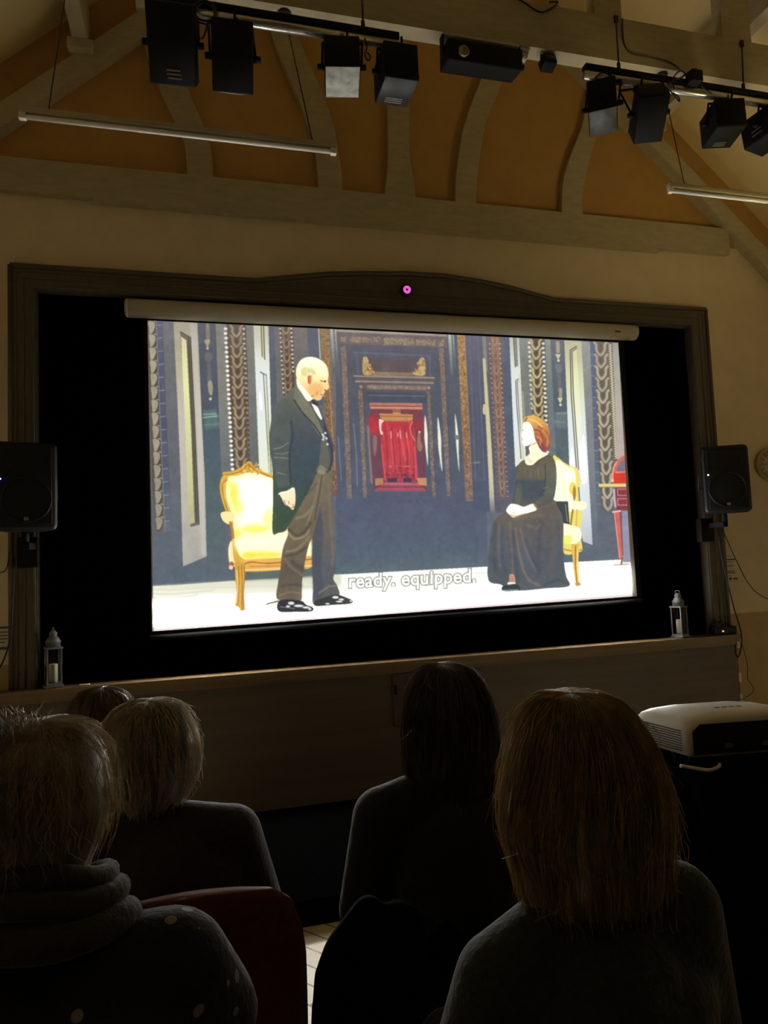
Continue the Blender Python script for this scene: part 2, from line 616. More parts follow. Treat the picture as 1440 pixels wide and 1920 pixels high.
# the open truss in front: collar beam and the posts standing on it
mb = MB(); mb.box((CX - 2.6, -1.30, 4.268), (CX + 2.6, -1.205, 4.535)); timber(mb)
for x0, x1 in ((2.26, 2.44), (3.14, 3.35), (-0.47, -0.26), (0.44, 0.62)):
    mb = MB(); mb.box((x0, -1.29, 4.536), (x1, -1.215, CREASE(max(abs(x0 - CX), abs(x1 - CX))) - 0.002)); timber(mb)
# ---------------------------------------------------------------- the picture on the screen
# painted as a grid of lit colour points; coordinates below are measured on the picture itself
PS, PX0, PY0, PW, PH = 2, 264, 590, 940, 606
CV = np.zeros((PH * PS, PW * PS, 3))


def region(pts, pad=2):
    a = np.asarray(pts, float)
    x0 = max(int((a[:, 0].min() - PX0 - pad) * PS), 0); x1 = min(int((a[:, 0].max() - PX0 + pad) * PS) + 1, PW * PS)
    y0 = max(int((a[:, 1].min() - PY0 - pad) * PS), 0); y1 = min(int((a[:, 1].max() - PY0 + pad) * PS) + 1, PH * PS)
    gx, gy = np.meshgrid((np.arange(x0, x1) + 0.5) / PS + PX0, (np.arange(y0, y1) + 0.5) / PS + PY0)
    return x0, x1, y0, y1, gx, gy


def colour(col, gx, gy):
    """plain colour, or stops [(y, colour), ...] down the picture"""
    if isinstance(col, list):
        ys = [c[0] for c in col]
        return np.stack([np.interp(gy, ys, [c[1][k] for c in col]) for k in range(3)], -1) / 255.0
    return np.broadcast_to(np.array(col) / 255.0, gx.shape + (3,))


def soften(m, r):
    if r <= 0:
        return m
    n = int(r * PS * 2) + 1
    k = np.exp(-0.5 * (np.arange(-n, n + 1) / (r * PS)) ** 2)
    k /= k.sum()
    m = np.apply_along_axis(lambda v: np.convolve(v, k, 'same'), 0, m) if m.ndim == 2 else m
    return np.apply_along_axis(lambda v: np.convolve(v, k, 'same'), 1, m)


def poly(pts, col, a=1.0, blur=0.0):
    x0, x1, y0, y1, gx, gy = region(pts, 2 + 3 * blur)
    if x1 <= x0 or y1 <= y0:
        return
    ins = np.zeros(gx.shape, bool)
    n = len(pts)
    for i in range(n):
        (ax, ay), (bx, by) = pts[i], pts[(i + 1) % n]
        if ay == by:
            continue
        c = (ay > gy) != (by > gy)
        ins ^= c & (gx < (bx - ax) * (gy - ay) / (by - ay) + ax)
    m = soften(ins.astype(float), blur) * a
    sub = CV[y0:y1, x0:x1]
    sub += m[..., None] * (colour(col, gx, gy) - sub)


def spline(pts, n=5, closed=True):
    P = [np.array(p, float) for p in pts]
    N = len(P)
    out = []
    for i in range(N if closed else N - 1):
        g = (lambda k: P[k % N]) if closed else (lambda k: P[min(max(k, 0), N - 1)])
        a, b, c, d = g(i - 1), g(i), g(i + 1), g(i + 2)
        for k in range(n):
            t = k / n
            out.append(tuple(0.5 * (2 * b + (c - a) * t + (2 * a - 5 * b + 4 * c - d) * t * t + (3 * b - a - 3 * c + d) * t ** 3)))
    if not closed:
        out.append(tuple(P[-1]))
    return out


def blob(pts, col, a=1.0, blur=0.0):
    poly(spline(pts), col, a, blur)


def stroke(pts, w, col, a=1.0):
    x0, x1, y0, y1, gx, gy = region(pts, w * 1.6 + 2)
    if x1 <= x0 or y1 <= y0:
        return
    d = np.full(gx.shape, 1e9)
    for (ax, ay), (bx, by) in zip(pts[:-1], pts[1:]):
        L = max((bx - ax) ** 2 + (by - ay) ** 2, 1e-9)
        t = np.clip(((gx - ax) * (bx - ax) + (gy - ay) * (by - ay)) / L, 0, 1)
        d = np.minimum(d, np.hypot(gx - ax - t * (bx - ax), gy - ay - t * (by - ay)))
    m = np.exp(-(d / (0.62 * w)) ** 2) * a if (a < 0.86 and w > 2.2) else np.clip(w / 2 - d + 0.5, 0, 1) * a
    sub = CV[y0:y1, x0:x1]
    sub += m[..., None] * (colour(col, gx, gy) - sub)


def dot(x, y, r, col, a=1.0, ry=None):
    ry = ry or r
    x0, x1, y0, y1, gx, gy = region([(x - r, y - ry), (x + r, y + ry)], 2)
    if x1 <= x0 or y1 <= y0:
        return
    d = np.hypot((gx - x) / r, (gy - y) / ry)
    m = np.clip((1 - d) * min(r, ry) + 0.5, 0, 1) * a
    sub = CV[y0:y1, x0:x1]
    sub += m[..., None] * (colour(col, gx, gy) - sub)


def lerp2(a, b, t):
    return (a[0] + (b[0] - a[0]) * t, a[1] + (b[1] - a[1]) * t)


def column(tl, tr, br, bl, col, a=1.0, blur=0.0):
    poly([tl, tr, br, bl], col, a, blur)


def tulips(top, bot, w0, w1, n, leaf, dark, lw=3.0):
    lw *= 1.45
    """garland of nested tulip leaves running down a pilaster"""
    for i in range(n):
        t0, t1 = i / n, (i + 1) / n
        (x, y), (xb, yb) = lerp2(top, bot, t0), lerp2(top, bot, t1)
        w = w0 + (w1 - w0) * t0
        h = yb - y
        lf = leaf[i % len(leaf)] if isinstance(leaf[0], tuple) else leaf
        for s in (-1, 1):
            stroke(spline([(x + s * w * 0.52, y - 0.02 * h), (x + s * w * 0.36, y + 0.18 * h), (x + s * w * 0.36, y + 0.55 * h), (x + s * w * 0.2, y + 0.86 * h), (x + 0.0, y + 1.04 * h)], 3, False), lw, lf)
        stroke([(x, y + 0.15 * h), (x, y + 0.6 * h)], 1.6, dark, 0.7)


def beads(top, bot, n, r, col, jag=0.0, fade=(1, 1)):
    for i in range(n):
        t = (i + 0.5) / n
        x, y = lerp2(top, bot, t)
        dot(x + jag * (-1) ** i, y, r, col, fade[0] + (fade[1] - fade[0]) * t, r * 0.8)


def speckle(quad, n, cols, r=1.2, seed=1):
    g = np.random.default_rng(seed)
    (tl, tr, br, bl) = quad
    for _ in range(n):
        u, v = g.random(2)
        x, y = lerp2(lerp2(tl, tr, u), lerp2(bl, br, u), v)
        dot(x, y, r * (0.6 + 0.8 * g.random()), cols[int(g.integers(len(cols)))], 0.5, r * (0.8 + g.random()))


def paint():
    # walls and floor
    CV[:] = np.array((84, 89, 103)) / 255.0
    poly([(264, 590), (700, 590), (700, 1100), (264, 1110)], [(600, (112, 112, 112)), (850, (100, 102, 108)), (1060, (94, 102, 114)), (1100, (84, 94, 108))])
    poly([(630, 590), (915, 590), (930, 1080), (630, 1090)], [(600, (92, 90, 98)), (760, (82, 86, 98)), (940, (82, 90, 110)), (1040, (86, 97, 114)), (1085, (88, 108, 108))])
    poly([(905, 590), (1204, 590), (1204, 1070), (915, 1080)], [(620, (104, 106, 116)), (820, (92, 96, 108)), (1000, (100, 108, 120)), (1060, (96, 106, 116))])
    poly([(264, 1066), (640, 1048), (920, 1036), (1204, 1024), (1204, 1060), (264, 1112)], (88, 102, 112), 0.6, 2)
    poly([(264, 1100), (330, 1097), (440, 1089), (640, 1077), (920, 1062), (1204, 1047), (1204, 1200), (264, 1200)], (254, 255, 245))
    poly([(264, 1100), (440, 1089), (640, 1077), (640, 1100), (440, 1120), (264, 1136)], [(1090, (214, 214, 190)), (1130, (253, 252, 240))], 0.8, 2)
    for y, a, x1 in ((1112, .5, 400), (1119, .35, 370), (1138, .35, 440), (1146, .5, 420), (1152, .45, 400), (1157, .4, 380), (1164, .35, 360), (1131, .3, 350), (1104, .3, 520)):
        stroke(spline([(280, y + 1), (320, y + 2), (360, y - 1), (x1, y - 5)], 4, False), 2.4, (196, 196, 182), a)
    for x, y, l in ((1075, 1064, 70), (1110, 1070, 50), (1100, 1094, 34), (1125, 1058, 50), (890, 1075, 24), (540, 1102, 60)):
        stroke([(x, y), (x + l, y - l * 0.05)], 1.8, (205, 206, 190), 0.6)
    # left edge pilaster: leaf garland and a strip of studs
    poly([(276, 598), (304, 598), (322, 1000), (288, 1000)], [(600, (88, 78, 62)), (900, (86, 82, 72)), (1000, (100, 100, 100))])
    for i in range(16):
        t = i / 16
        y = 604 + t * 392
        x = 278.5 + t * 15
        c = (176 - 20 * t, 166 - 18 * t, 138 - 6 * t)
        blob([(x, y - 1), (x + 10, y), (x + 12.5, y + 9), (x + 8, y + 20), (x + 2.5, y + 24), (x + 1, y + 12)], c)
        stroke(spline([(x + 2, y + 23), (x + 8, y + 21), (x + 13, y + 10), (x + 14, y + 2)], 3, False), 2.2, (74, 64, 50), 0.9)
        stroke([(x + 10, y - 2), (x + 15, y - 1)], 1.5, (190, 182, 160))
    column((292, 598), (303, 599), (321, 996), (308, 998), [(600, (92, 94, 118)), (800, (80, 84, 106)), (1000, (98, 106, 118))])
    for i in range(16):
        t = i / 16
        stroke([(295 + 14.5 * t, 610 + 392 * t), (303 + 16 * t, 609 + 392 * t)], 1.6, (150, 152, 162), 0.9)
    stroke([(292.5, 600), (309, 996)], 1.4, (150, 148, 150), 0.8)
    # first open shutter, seen edge-on
    poly([(325, 600), (370, 602), (379, 800), (384, 900), (388, 1043), (343, 1062), (338, 880), (333, 760)], [(605, (176, 168, 138)), (680, (186, 178, 152)), (780, (200, 192, 178)), (900, (196, 190, 178)), (1000, (184, 180, 168)), (1062, (176, 174, 166))])
    poly([(355, 606), (369, 608), (386, 1040), (377, 1040), (372, 800)], (208, 208, 196), 0.5, 1.5)
    poly([(338, 622), (358, 633), (366, 800), (374, 984), (357, 988), (349, 800)], [(622, (112, 102, 78)), (760, (104, 96, 78)), (984, (110, 106, 90))])
    poly([(339.5, 631), (349.5, 638), (358, 800), (365, 980), (354, 984), (347, 800)], [(631, (226, 222, 168)), (720, (232, 232, 176)), (900, (206, 204, 150)), (984, (190, 184, 140))])
    stroke([(353, 637), (361.5, 800), (368.5, 980)], 1.6, (66, 62, 56))
    stroke([(357, 634), (365.5, 800), (373, 982)], 1.8, (58, 58, 62))
    stroke([(338, 622), (357.5, 633)], 2, (84, 74, 58))
    # shadowed gap with the hanging ornaments
    poly([(370, 600), (405, 602), (420, 900), (425, 1066), (388, 1066), (384, 900)], [(605, (88, 90, 98)), (760, (76, 84, 96)), (860, (80, 98, 106)), (960, (84, 100, 104)), (1060, (92, 104, 112))])
    blob([(386, 608), (391, 606), (394, 630), (392, 640), (387, 640)], (146, 134, 112), 0.9, 0.6)
    blob([(383, 638), (394, 637), (391, 648), (389, 652), (386, 646)], (184, 172, 130), 0.9)
    dot(389, 653, 2.6, (196, 186, 150))
    blob([(385, 662), (396, 662), (398, 674), (390, 680), (384, 674)], (106, 108, 108), 0.9, 0.8)
    poly([(388, 682), (395, 682), (397, 718), (390, 718)], (104, 106, 110), 0.9, 1)
    blob([(390, 716), (397, 715), (399, 732), (396, 742), (391, 734)], (176, 164, 136), 0.9, 0.5)
    dot(394.5, 748, 2.8, (204, 200, 176))
    poly([(381, 769), (404, 768), (412, 800), (384, 806)], (94, 124, 116), 0.7, 1.5)
    stroke([(382, 777), (405, 776)], 3, (136, 168, 152), 0.9); stroke([(381, 783), (408, 780)], 2.4, (160, 186, 168), 0.9)
    stroke([(384, 797), (411, 795)], 2, (116, 144, 134), 0.8)
    # second pilaster with pearls and tulips
    column((404, 602), (424, 603), (438, 890), (415, 890), [(605, (136, 134, 118)), (760, (128, 126, 118)), (890, (108, 112, 116))])
    column((424, 603), (461, 605), (470, 885), (437, 885), [(605, (98, 86, 66)), (760, (92, 74, 58)), (885, (90, 80, 66))])
    tulips((443, 611), (452, 880), 21, 19, 14, [(164, 146, 118), (152, 134, 108), (166, 142, 108)], (70, 54, 40))
    beads((422.5, 612), (436, 884), 31, 3.3, (244, 244, 236), 0.3)
    beads((456.5, 612), (468, 862), 27, 2.5, (212, 208, 190), 0.2, (1.0, 0.15))
    column((461, 605), (475, 605), (487, 890), (471, 890), [(605, (128, 128, 116)), (800, (110, 112, 110)), (890, (104, 104, 102))])
    # tall white shutter
    poly([(475, 604), (503, 606), (512, 820), (512, 905), (487, 905)], [(610, (206, 206, 172)), (660, (224, 226, 214)), (720, (228, 234, 232)), (850, (230, 236, 222)), (905, (232, 236, 210))])
    poly([(488, 606), (494, 606), (497, 674), (491, 670)], (206, 204, 132), 0.9)
    stroke([(489.5, 606), (491.5, 668)], 1.6, (96, 92, 62)); stroke([(494, 606), (496.5, 674)], 1.8, (86, 88, 66))
    for dx, w in ((0, 1.5), (5, 1.7)):
        stroke([(488.5, 697 + dx * .2), (494 + dx, 702 + dx * .2), (506 + dx * 0.6, 900)], w, (92, 96, 96))
    poly([(497, 706), (499, 705), (508, 890), (505, 890)], (228, 226, 168), 0.9)
    # dark reveal, third pilaster
    column((503, 606), (515, 607), (530, 770), (509, 800), [(610, (96, 98, 108)), (780, (84, 90, 98))])
    column((514, 607), (524, 607), (533, 760), (520, 770), (110, 108, 106))
    column((524, 607), (550, 608), (553, 740), (532, 752), [(610, (106, 90, 70)), (740, (82, 66, 54))])
    tulips((536, 612), (541, 745), 15, 14, 10, [(160, 134, 106), (134, 112, 88)], (76, 58, 46), 2.2)
    beads((525, 612), (532, 740), 15, 2.0, (214, 206, 190)); beads((546, 612), (550, 700), 11, 2.1, (226, 220, 206)); 
    column((552, 608), (576, 609), (580, 760), (556, 760), [(610, (124, 116, 106)), (740, (96, 92, 92))])
    column((576, 609), (599, 610), (606, 760), (580, 760), [(610, (92, 94, 104)), (760, (86, 88, 96))])
    stroke([(597, 610), (600.5, 672)], 2.0, (214, 204, 186))
    column((600, 610), (616, 611), (634, 930), (619, 930), [(610, (160, 126, 72)), (720, (142, 108, 72)), (860, (132, 96, 74)), (930, (110, 82, 82))])
    speckle(((601, 612), (615, 612), (632, 925), (620, 925)), 420, [(92, 68, 44), (188, 146, 96), (112, 84, 60)], 1.3, 3)
    stroke([(616, 700), (628, 880)], 1.6, (190, 158, 130), 0.8)
    column((616, 611), (632, 612), (640, 720), (624, 700), [(610, (118, 112, 108)), (720, (92, 92, 100))])
    column((618, 611), (624, 611), (629, 690), (624, 690), [(612, (206, 212, 186)), (690, (104, 110, 112))], 0.9, 0.8)
    column((627, 611), (630, 611), (633, 680), (631, 680), [(612, (216, 222, 204)), (680, (104, 110, 112))], 0.9, 0.6)
    # the grand doorway in the middle
    poly([(631, 614), (840, 624), (842, 652), (634, 645)], (114, 98, 94))
    poly([(631, 616), (838, 627), (838, 631), (631, 622)], (176, 168, 140), 0.9, 0.7)
    for a, b in (((639, 632), (648, 641)), ((657, 632), (713, 642)), ((720, 634), (776, 646)), ((780, 637), (816, 648)), ((823, 638), (832, 649))):
        poly([(a[0], a[1]), (b[0], a[1] + 1), (b[0], b[1]), (a[0], b[1] - 1)], (150, 134, 110), 0.9, 0.8)
        speckle(((a[0], a[1]), (b[0], a[1]), (b[0], b[1]), (a[0], b[1])), int((b[0] - a[0]) * 2.2), [(110, 92, 80), (178, 158, 118)], 1.3, int(a[0]))
    for q in (((639, 649), (650, 650), (661, 935), (651, 935)), ((823, 653), (833, 653), (846, 930), (838, 930)), ((672, 731), (681, 732), (689, 934), (682, 934)), ((801, 735), (807, 734), (818, 932), (811, 932))):
        column(*q, [(650, (136, 116, 104)), (760, (126, 106, 94)), (930, (118, 112, 112))], 1, 0.5)
        speckle(q, 330, [(104, 86, 80), (158, 138, 112), (122, 106, 98)], 1.4, int(q[0][0]))
        stroke([q[1], q[2]], 1.2, (72, 70, 80), 0.8)
    poly([(655, 652), (816, 658), (814, 704), (662, 700)], (86, 88, 98), 1, 0.8)
    stroke([(664, 661), (802, 667)], 3, (100, 104, 116), 0.9); stroke([(668, 664), (672, 700)], 2.4, (102, 106, 116), 0.8); stroke([(806, 668), (806, 704)], 2.4, (102, 106, 116), 0.8)
    poly([(681, 671), (796, 674), (797, 704), (681, 702)], (96, 84, 86))
    poly([(681, 671), (684, 671), (686, 694), (704, 697), (770, 699), (786, 690), (790, 674), (796, 674), (797, 704), (681, 702)], (166, 136, 94), 0.8, 0.8)
    blob([(681, 671), (689, 671), (693, 688), (702, 697), (700, 701), (681, 701)], (198, 162, 96), 0.95)
    blob([(787, 673), (796, 673), (796, 703), (774, 701), (783, 693)], (204, 164, 108), 0.95)
    speckle(((682, 672), (692, 672), (704, 701), (682, 701)), 60, [(110, 72, 52), (226, 196, 130)], 1.3, 8)
    speckle(((784, 674), (796, 674), (796, 702), (776, 702)), 60, [(120, 84, 60), (226, 196, 140)], 1.3, 9)
    stroke([(684, 703), (797, 706)], 1.4, (214, 166, 120))
    poly([(663, 703), (816, 706), (812, 722), (672, 718)], (104, 92, 92))
    stroke([(664, 705), (815, 708.5)], 2.2, (172, 156, 142)); stroke([(667, 715), (812, 718)], 3, (158, 142, 124))
    poly([(674, 720), (808, 722), (806, 733), (676, 730)], (104, 90, 90)); poly([(686, 722), (800, 724), (799, 731), (690, 729)], (150, 128, 108), 0.85, 0.9)
    speckle(((688, 722), (798, 724), (798, 731), (690, 729)), 90, [(116, 96, 90), (176, 152, 118)], 1.2, 12)
    dot(676.5, 725, 3, (164, 144, 124)); dot(804, 727, 3, (160, 140, 122))
    poly([(686, 735), (800, 737), (800, 756), (690, 754)], (74, 79, 92), 1, 0.6)
    stroke([(692, 741), (796, 743)], 2, (104, 112, 124), 0.9)
    # red room seen through it
    poly([(694, 755), (792, 756), (797, 850), (800, 921), (700, 921), (697, 850)], [(755, (128, 62, 72)), (830, (112, 66, 80)), (921, (112, 68, 84))])
    poly([(693, 755), (792, 756), (792, 768), (694, 767)], (192, 120, 104)); stroke([(696, 761), (791, 762)], 1.6, (122, 70, 56)); stroke([(696, 764), (791, 765)], 2, (222, 158, 118))
    blob([(690, 782), (706, 784), (712, 800), (708, 816), (696, 812)], (222, 44, 56), 0.8, 4.5)
    blob([(778, 790), (790, 790), (792, 806), (782, 808), (776, 800)], (206, 46, 54), 0.6, 5)
    poly([(714, 786), (775, 790), (779, 840), (782, 906), (722, 906), (714, 840)], [(786, (186, 52, 62)), (830, (196, 56, 66)), (906, (176, 62, 80))])
    g = np.random.default_rng(5)
    for k in range(15):
        x = 717 + k * 4.2
        stroke([(x, 792 + g.random() * 20), (x + 2 + g.random() * 4, 840), (x + 3 + g.random() * 6, 900)], 1.6 + g.random(), [(222, 74, 86), (166, 40, 54), (206, 92, 96)][k % 3], 0.65)
    for pts, w in (([(733, 809), (734, 836), (738, 880)], 2.6), ([(750, 806), (753, 828), (760, 862)], 3.4), ([(762, 812), (764, 828), (768, 850)], 3), ([(716, 835), (719, 870), (722, 900)], 3), ([(777, 838), (779, 870), (780, 898)], 3)):
        stroke(pts, w, (232, 84, 88), 0.9)
    for a, b in (((733, 809), (733.5, 822)), ((750, 808), (751, 822)), ((746, 812), (746, 818)), ((762, 812), (762.5, 820))):
        stroke([a, b], 2.0, (246, 170, 160), 0.9)
    poly([(711, 775), (774, 777), (774, 786), (769, 791), (722, 790), (713, 783)], (204, 142, 88)); stroke([(712, 780), (774, 781.5)], 1.4, (150, 92, 56))
    poly([(736, 767), (752, 767), (750, 776), (737, 776)], (170, 100, 66)); stroke([(737, 774.5), (751, 775)], 2, (222, 160, 110))
    for x in range(718, 772, 5):
        dot(x, 789.5, 1.4, (160, 80, 64))
    blob([(711, 786), (720, 789), (716, 794), (715, 806), (718, 811), (717, 815), (713, 813), (711, 800)], (248, 206, 192))
    stroke(spline([(773, 790), (769, 802), (772, 816), (778, 826)], 4, False), 2.2, (240, 120, 110))
    blob([(700, 818), (706, 818), (707, 834), (706, 842), (703, 856), (699, 838)], (142, 116, 108), 0.9, 0.6)
    blob([(784, 812), (788, 812), (789, 826), (792, 838), (788, 847), (782, 838)], (168, 120, 92), 0.9, 0.6)
    dot(786.5, 810, 2, (246, 190, 170))
    for x in (734, 762):
        stroke([(x - 6, 875), (x + 7, 874)], 2, (240, 122, 104), 0.9)
    speckle(((724, 872), (776, 872), (776, 890), (726, 890)), 70, [(226, 96, 92), (160, 44, 64)], 1.3, 20)
    speckle(((724, 888), (776, 888), (776, 897), (726, 897)), 40, [(90, 44, 62), (150, 60, 84)], 1.6, 21)
    poly([(727, 897), (745, 896), (745, 904), (727, 905)], (70, 58, 70)); poly([(756, 896), (772, 896), (772, 904), (756, 904)], (70, 58, 70))
    poly([(722, 904), (784, 904), (800, 921), (700, 921)], (170, 80, 100)); stroke([(722, 907), (784, 908)], 2.4, (196, 112, 124)); stroke([(712, 913), (796, 913)], 2, (136, 56, 72))
    poly([(703, 897), (719, 896), (718, 908), (704, 911)], (190, 136, 96)); poly([(781, 896), (800, 896), (800, 911), (785, 909)], (206, 144, 98)); 
    # slivers of light either side of the doorway
    for (a, b, c, w) in (((797, 778), (798.5, 820), (802, 874), 6.5), ((821, 782), (824, 830), (829, 884), 5.6), ((853, 774), (857, 825), (861, 886), 5.2)):
        blob([a, (b[0] + w * .5, b[1] - 8), (b[0] + w * .55, b[1] + 15), c, (b[0] - w * .15, b[1] + 18), (b[0] - w * .5, b[1] - 8)], (240, 238, 216), 1, 0.5)
    stroke([(825, 850), (824, 876)], 1.4, (120, 128, 128)); poly([(851, 816), (860, 816), (861, 824), (853, 824)], (110, 120, 122), 0.95, 0.6); stroke([(853, 824), (860, 870)], 1.4, (96, 100, 110))
    stroke([(663, 795), (668, 850), (670, 910)], 2.2, (132, 132, 138), 0.8); stroke([(690, 800), (693, 850), (697, 905)], 3, (176, 128, 112), 0.8)
    stroke([(634, 820), (640, 900)], 2, (140, 130, 140), 0.7)
    # right of the doorway
    column((838, 624), (858, 626), (872, 940), (848, 932), [(630, (86, 90, 98)), (940, (84, 90, 108))])
    column((840, 626), (846, 626), (850, 705), (845, 700), [(628, (198, 208, 188)), (700, (96, 106, 110))], 0.95, 0.8); column((848, 627), (851, 627), (854, 690), (852, 690), [(628, (184, 194, 180)), (690, (96, 106, 110))], 0.8, 0.6)
    for (a, b, c, w) in (((821, 782), (824, 830), (829, 884), 5.6), ((853, 774), (857, 825), (861, 886), 5.2)):
        blob([a, (b[0] + w * .5, b[1] - 8), (b[0] + w * .55, b[1] + 15), c, (b[0] - w * .15, b[1] + 18), (b[0] - w * .5, b[1] - 8)], (240, 238, 216), 1, 0.5)
    poly([(851, 816), (860, 816), (861, 824), (853, 824)], (110, 120, 122), 0.95, 0.6)
    column((857, 627), (871, 628), (887, 940), (873, 940), [(630, (196, 150, 86)), (720, (172, 130, 82)), (850, (140, 104, 84)), (940, (124, 112, 116))], 1, 0.4)
    speckle(((858, 630), (870, 630), (886, 938), (874, 938)), 460, [(116, 80, 48), (208, 164, 100), (140, 102, 70)], 1.4, 31)
    stroke([(871.5, 630), (887, 930)], 1.3, (200, 170, 120), 0.6)
    column((872, 628), (906, 630), (921, 960), (888, 955), [(632, (100, 98, 112)), (760, (84, 86, 104)), (950, (80, 88, 110))])
    for x, c in ((880, (112, 108, 116)), (888, (92, 96, 112)), (896, (108, 112, 122))):
        stroke([(x, 632), (x + 12, 900)], 2.4, c, 0.6)
    stroke([(889, 868), (898, 867)], 3, (150, 158, 160), 0.7)
    column((904, 630), (911, 630), (916, 700), (908, 690), (136, 138, 128), 1, 0.6)
    column((905, 672), (909, 672), (922, 890), (928, 968), [(672, (180, 178, 132)), (700, (216, 212, 160)), (890, (212, 206, 168)), (968, (120, 122, 130))], 1, 0.5)
    poly([(905, 672), (910, 672), (926, 890), (928, 966), (919, 966), (916, 890)], [(672, (206, 202, 146)), (890, (212, 206, 166)), (930, (190, 188, 160)), (966, (96, 104, 122))], 1, 0.5)
    blob([(907, 756), (911, 758), (912, 772), (908, 780), (905, 770)], (204, 196, 160)); dot(907, 779, 2.4, (84, 76, 72)); dot(908, 756, 1.6, (84, 76, 72))
    column((911, 631), (952, 632), (966, 960), (928, 962), [(632, (112, 100, 98)), (780, (96, 88, 98)), (950, (92, 92, 106))])
    column((920, 631), (936, 632), (949, 938), (936, 938), [(632, (152, 118, 94)), (760, (136, 102, 92)), (938, (106, 98, 102))], 1, 0.6)
    tulips((928, 634), (943, 930), 12, 10, 22, [(164, 126, 98), (146, 112, 92)], (92, 66, 58), 2.0)
    beads((917.5, 640), (934, 935), 32, 1.5, (196, 186, 172), 0.3, (1, 0.3)); beads((936.5, 640), (952, 935), 32, 1.7, (206, 196, 182), 0.2, (0.9, 0.5))
    column((943, 632), (956, 632), (976, 940), (958, 940), [(634, (92, 98, 116)), (800, (80, 92, 108)), (940, (86, 90, 106))])
    # white shutter behind the lady
    poly([(955, 632), (975, 633), (982, 770), (986, 860), (966, 876), (961, 770)], [(634, (204, 204, 186)), (680, (224, 228, 222)), (800, (226, 232, 236)), (870, (226, 230, 220))])
    poly([(962, 633), (969, 633), (972, 686), (965, 689)], (166, 166, 142)); stroke([(963, 633), (966, 688)], 1.6, (90, 92, 88)); stroke([(967, 633), (969, 686)], 1.4, (110, 112, 104))
    stroke([(974, 709), (967, 714), (969, 760), (977, 860)], 1.6, (92, 96, 98)); stroke([(975, 712), (970, 716), (973, 770), (981, 860)], 1.4, (104, 106, 104))
    column((972, 700), (976, 700), (984, 860), (978, 860), (222, 220, 190), 0.9)
    column((973, 633), (994, 634), (999, 800), (981, 800), [(634, (148, 152, 138)), (690, (122, 126, 116)), (800, (112, 118, 118))])
    stroke([(980, 735), (984, 790)], 2.6, (176, 176, 150), 0.8)
    column((994, 634), (1018, 636), (1024, 800), (999, 800), [(636, (96, 82, 58)), (800, (84, 70, 54))])
    tulips((1004.5, 637), (1011, 796), 19, 19, 9, [(196, 180, 134), (188, 170, 126), (176, 156, 118)], (72, 54, 34), 3.0)
    beads((992, 638), (997.5, 770), 15, 3.0, (232, 234, 214), 0.4, (1, 0.6)); beads((1018, 640), (1027, 860), 26, 3.0, (230, 230, 206), 0.4)
    column((1022, 636), (1034, 637), (1044, 890), (1032, 890), [(638, (156, 160, 144)), (720, (118, 126, 124)), (890, (104, 114, 122))])
    column((1032, 637), (1059, 638), (1068, 880), (1044, 890), [(640, (104, 108, 116)), (740, (88, 98, 108)), (880, (88, 106, 110))])
    poly([(1042, 640), (1049, 640), (1050, 662), (1043, 662)], (186, 180, 136), 0.9, 0.8); poly([(1041, 664), (1052, 664), (1048, 672), (1046, 674)], (220, 210, 160)); dot(1047, 676, 2.7, (222, 214, 176))
    blob([(1042, 684), (1052, 684), (1053, 696), (1047, 700), (1042, 694)], (116, 124, 124), 0.9, 0.8); poly([(1045, 702), (1051, 702), (1053, 735), (1047, 735)], (122, 116, 118), 0.9, 1.2)
    poly([(1048, 728), (1054, 728), (1054, 746), (1048, 746)], (178, 176, 140), 0.9, 0.8); poly([(1045, 746), (1055, 746), (1052, 754), (1050, 756)], (214, 208, 164)); dot(1051, 759, 2.6, (220, 214, 184))
    poly([(1040, 774), (1062, 772), (1064, 804), (1040, 802)], (110, 128, 128), 0.7, 1.5); stroke([(1045, 775), (1062, 775)], 3, (146, 160, 152), 0.8); stroke([(1040, 790), (1060, 792)], 2, (140, 156, 150), 0.7)
    # last open shutter
    poly([(1058, 638), (1090, 640), (1098, 760), (1104, 890), (1111, 1022), (1093, 1015), (1068, 890), (1064, 780)], [(640, (200, 196, 154)), (700, (216, 216, 182)), (780, (226, 232, 228)), (880, (230, 236, 238)), (960, (216, 222, 232)), (1022, (194, 198, 204))])
    poly([(1073, 656), (1081, 652), (1090, 800), (1092, 880), (1084, 880), (1078, 780)], [(652, (228, 226, 166)), (780, (240, 242, 214)), (880, (236, 240, 236))])
    stroke([(1081, 649), (1069, 657), (1071, 740), (1081, 880)], 1.8, (88, 84, 66)); stroke([(1081, 653), (1072.5, 659), (1075, 740), (1085, 880)], 2.0, (112, 108, 86))
    column((1090, 640), (1107, 641), (1122, 1020), (1111, 1022), [(642, (158, 160, 146)), (740, (136, 138, 136)), (900, (122, 128, 134)), (1020, (100, 110, 122))])
    column((1106, 641), (1116, 641), (1128, 960), (1119, 960), [(642, (98, 106, 128)), (800, (92, 98, 122)), (960, (100, 110, 122))])
    for i in range(15):
        t = i / 15
        stroke([(1108 + 12 * t, 665 + 300 * t), (1114 + 12 * t, 665 + 300 * t)], 1.4, (146, 156, 172), 0.8)
    column((1115, 641), (1140, 642), (1151, 964), (1126, 964), [(642, (116, 104, 88)), (800, (106, 94, 80)), (900, (98, 92, 86)), (964, (98, 102, 110))])
    tulips((1126, 643), (1141, 955), 22, 19, 14, [(186, 174, 148), (176, 166, 142)], (86, 74, 62), 3.2)
    column((1139, 642), (1148, 643), (1157, 862), (1150, 862), (120, 108, 84))
    g = np.random.default_rng(11)
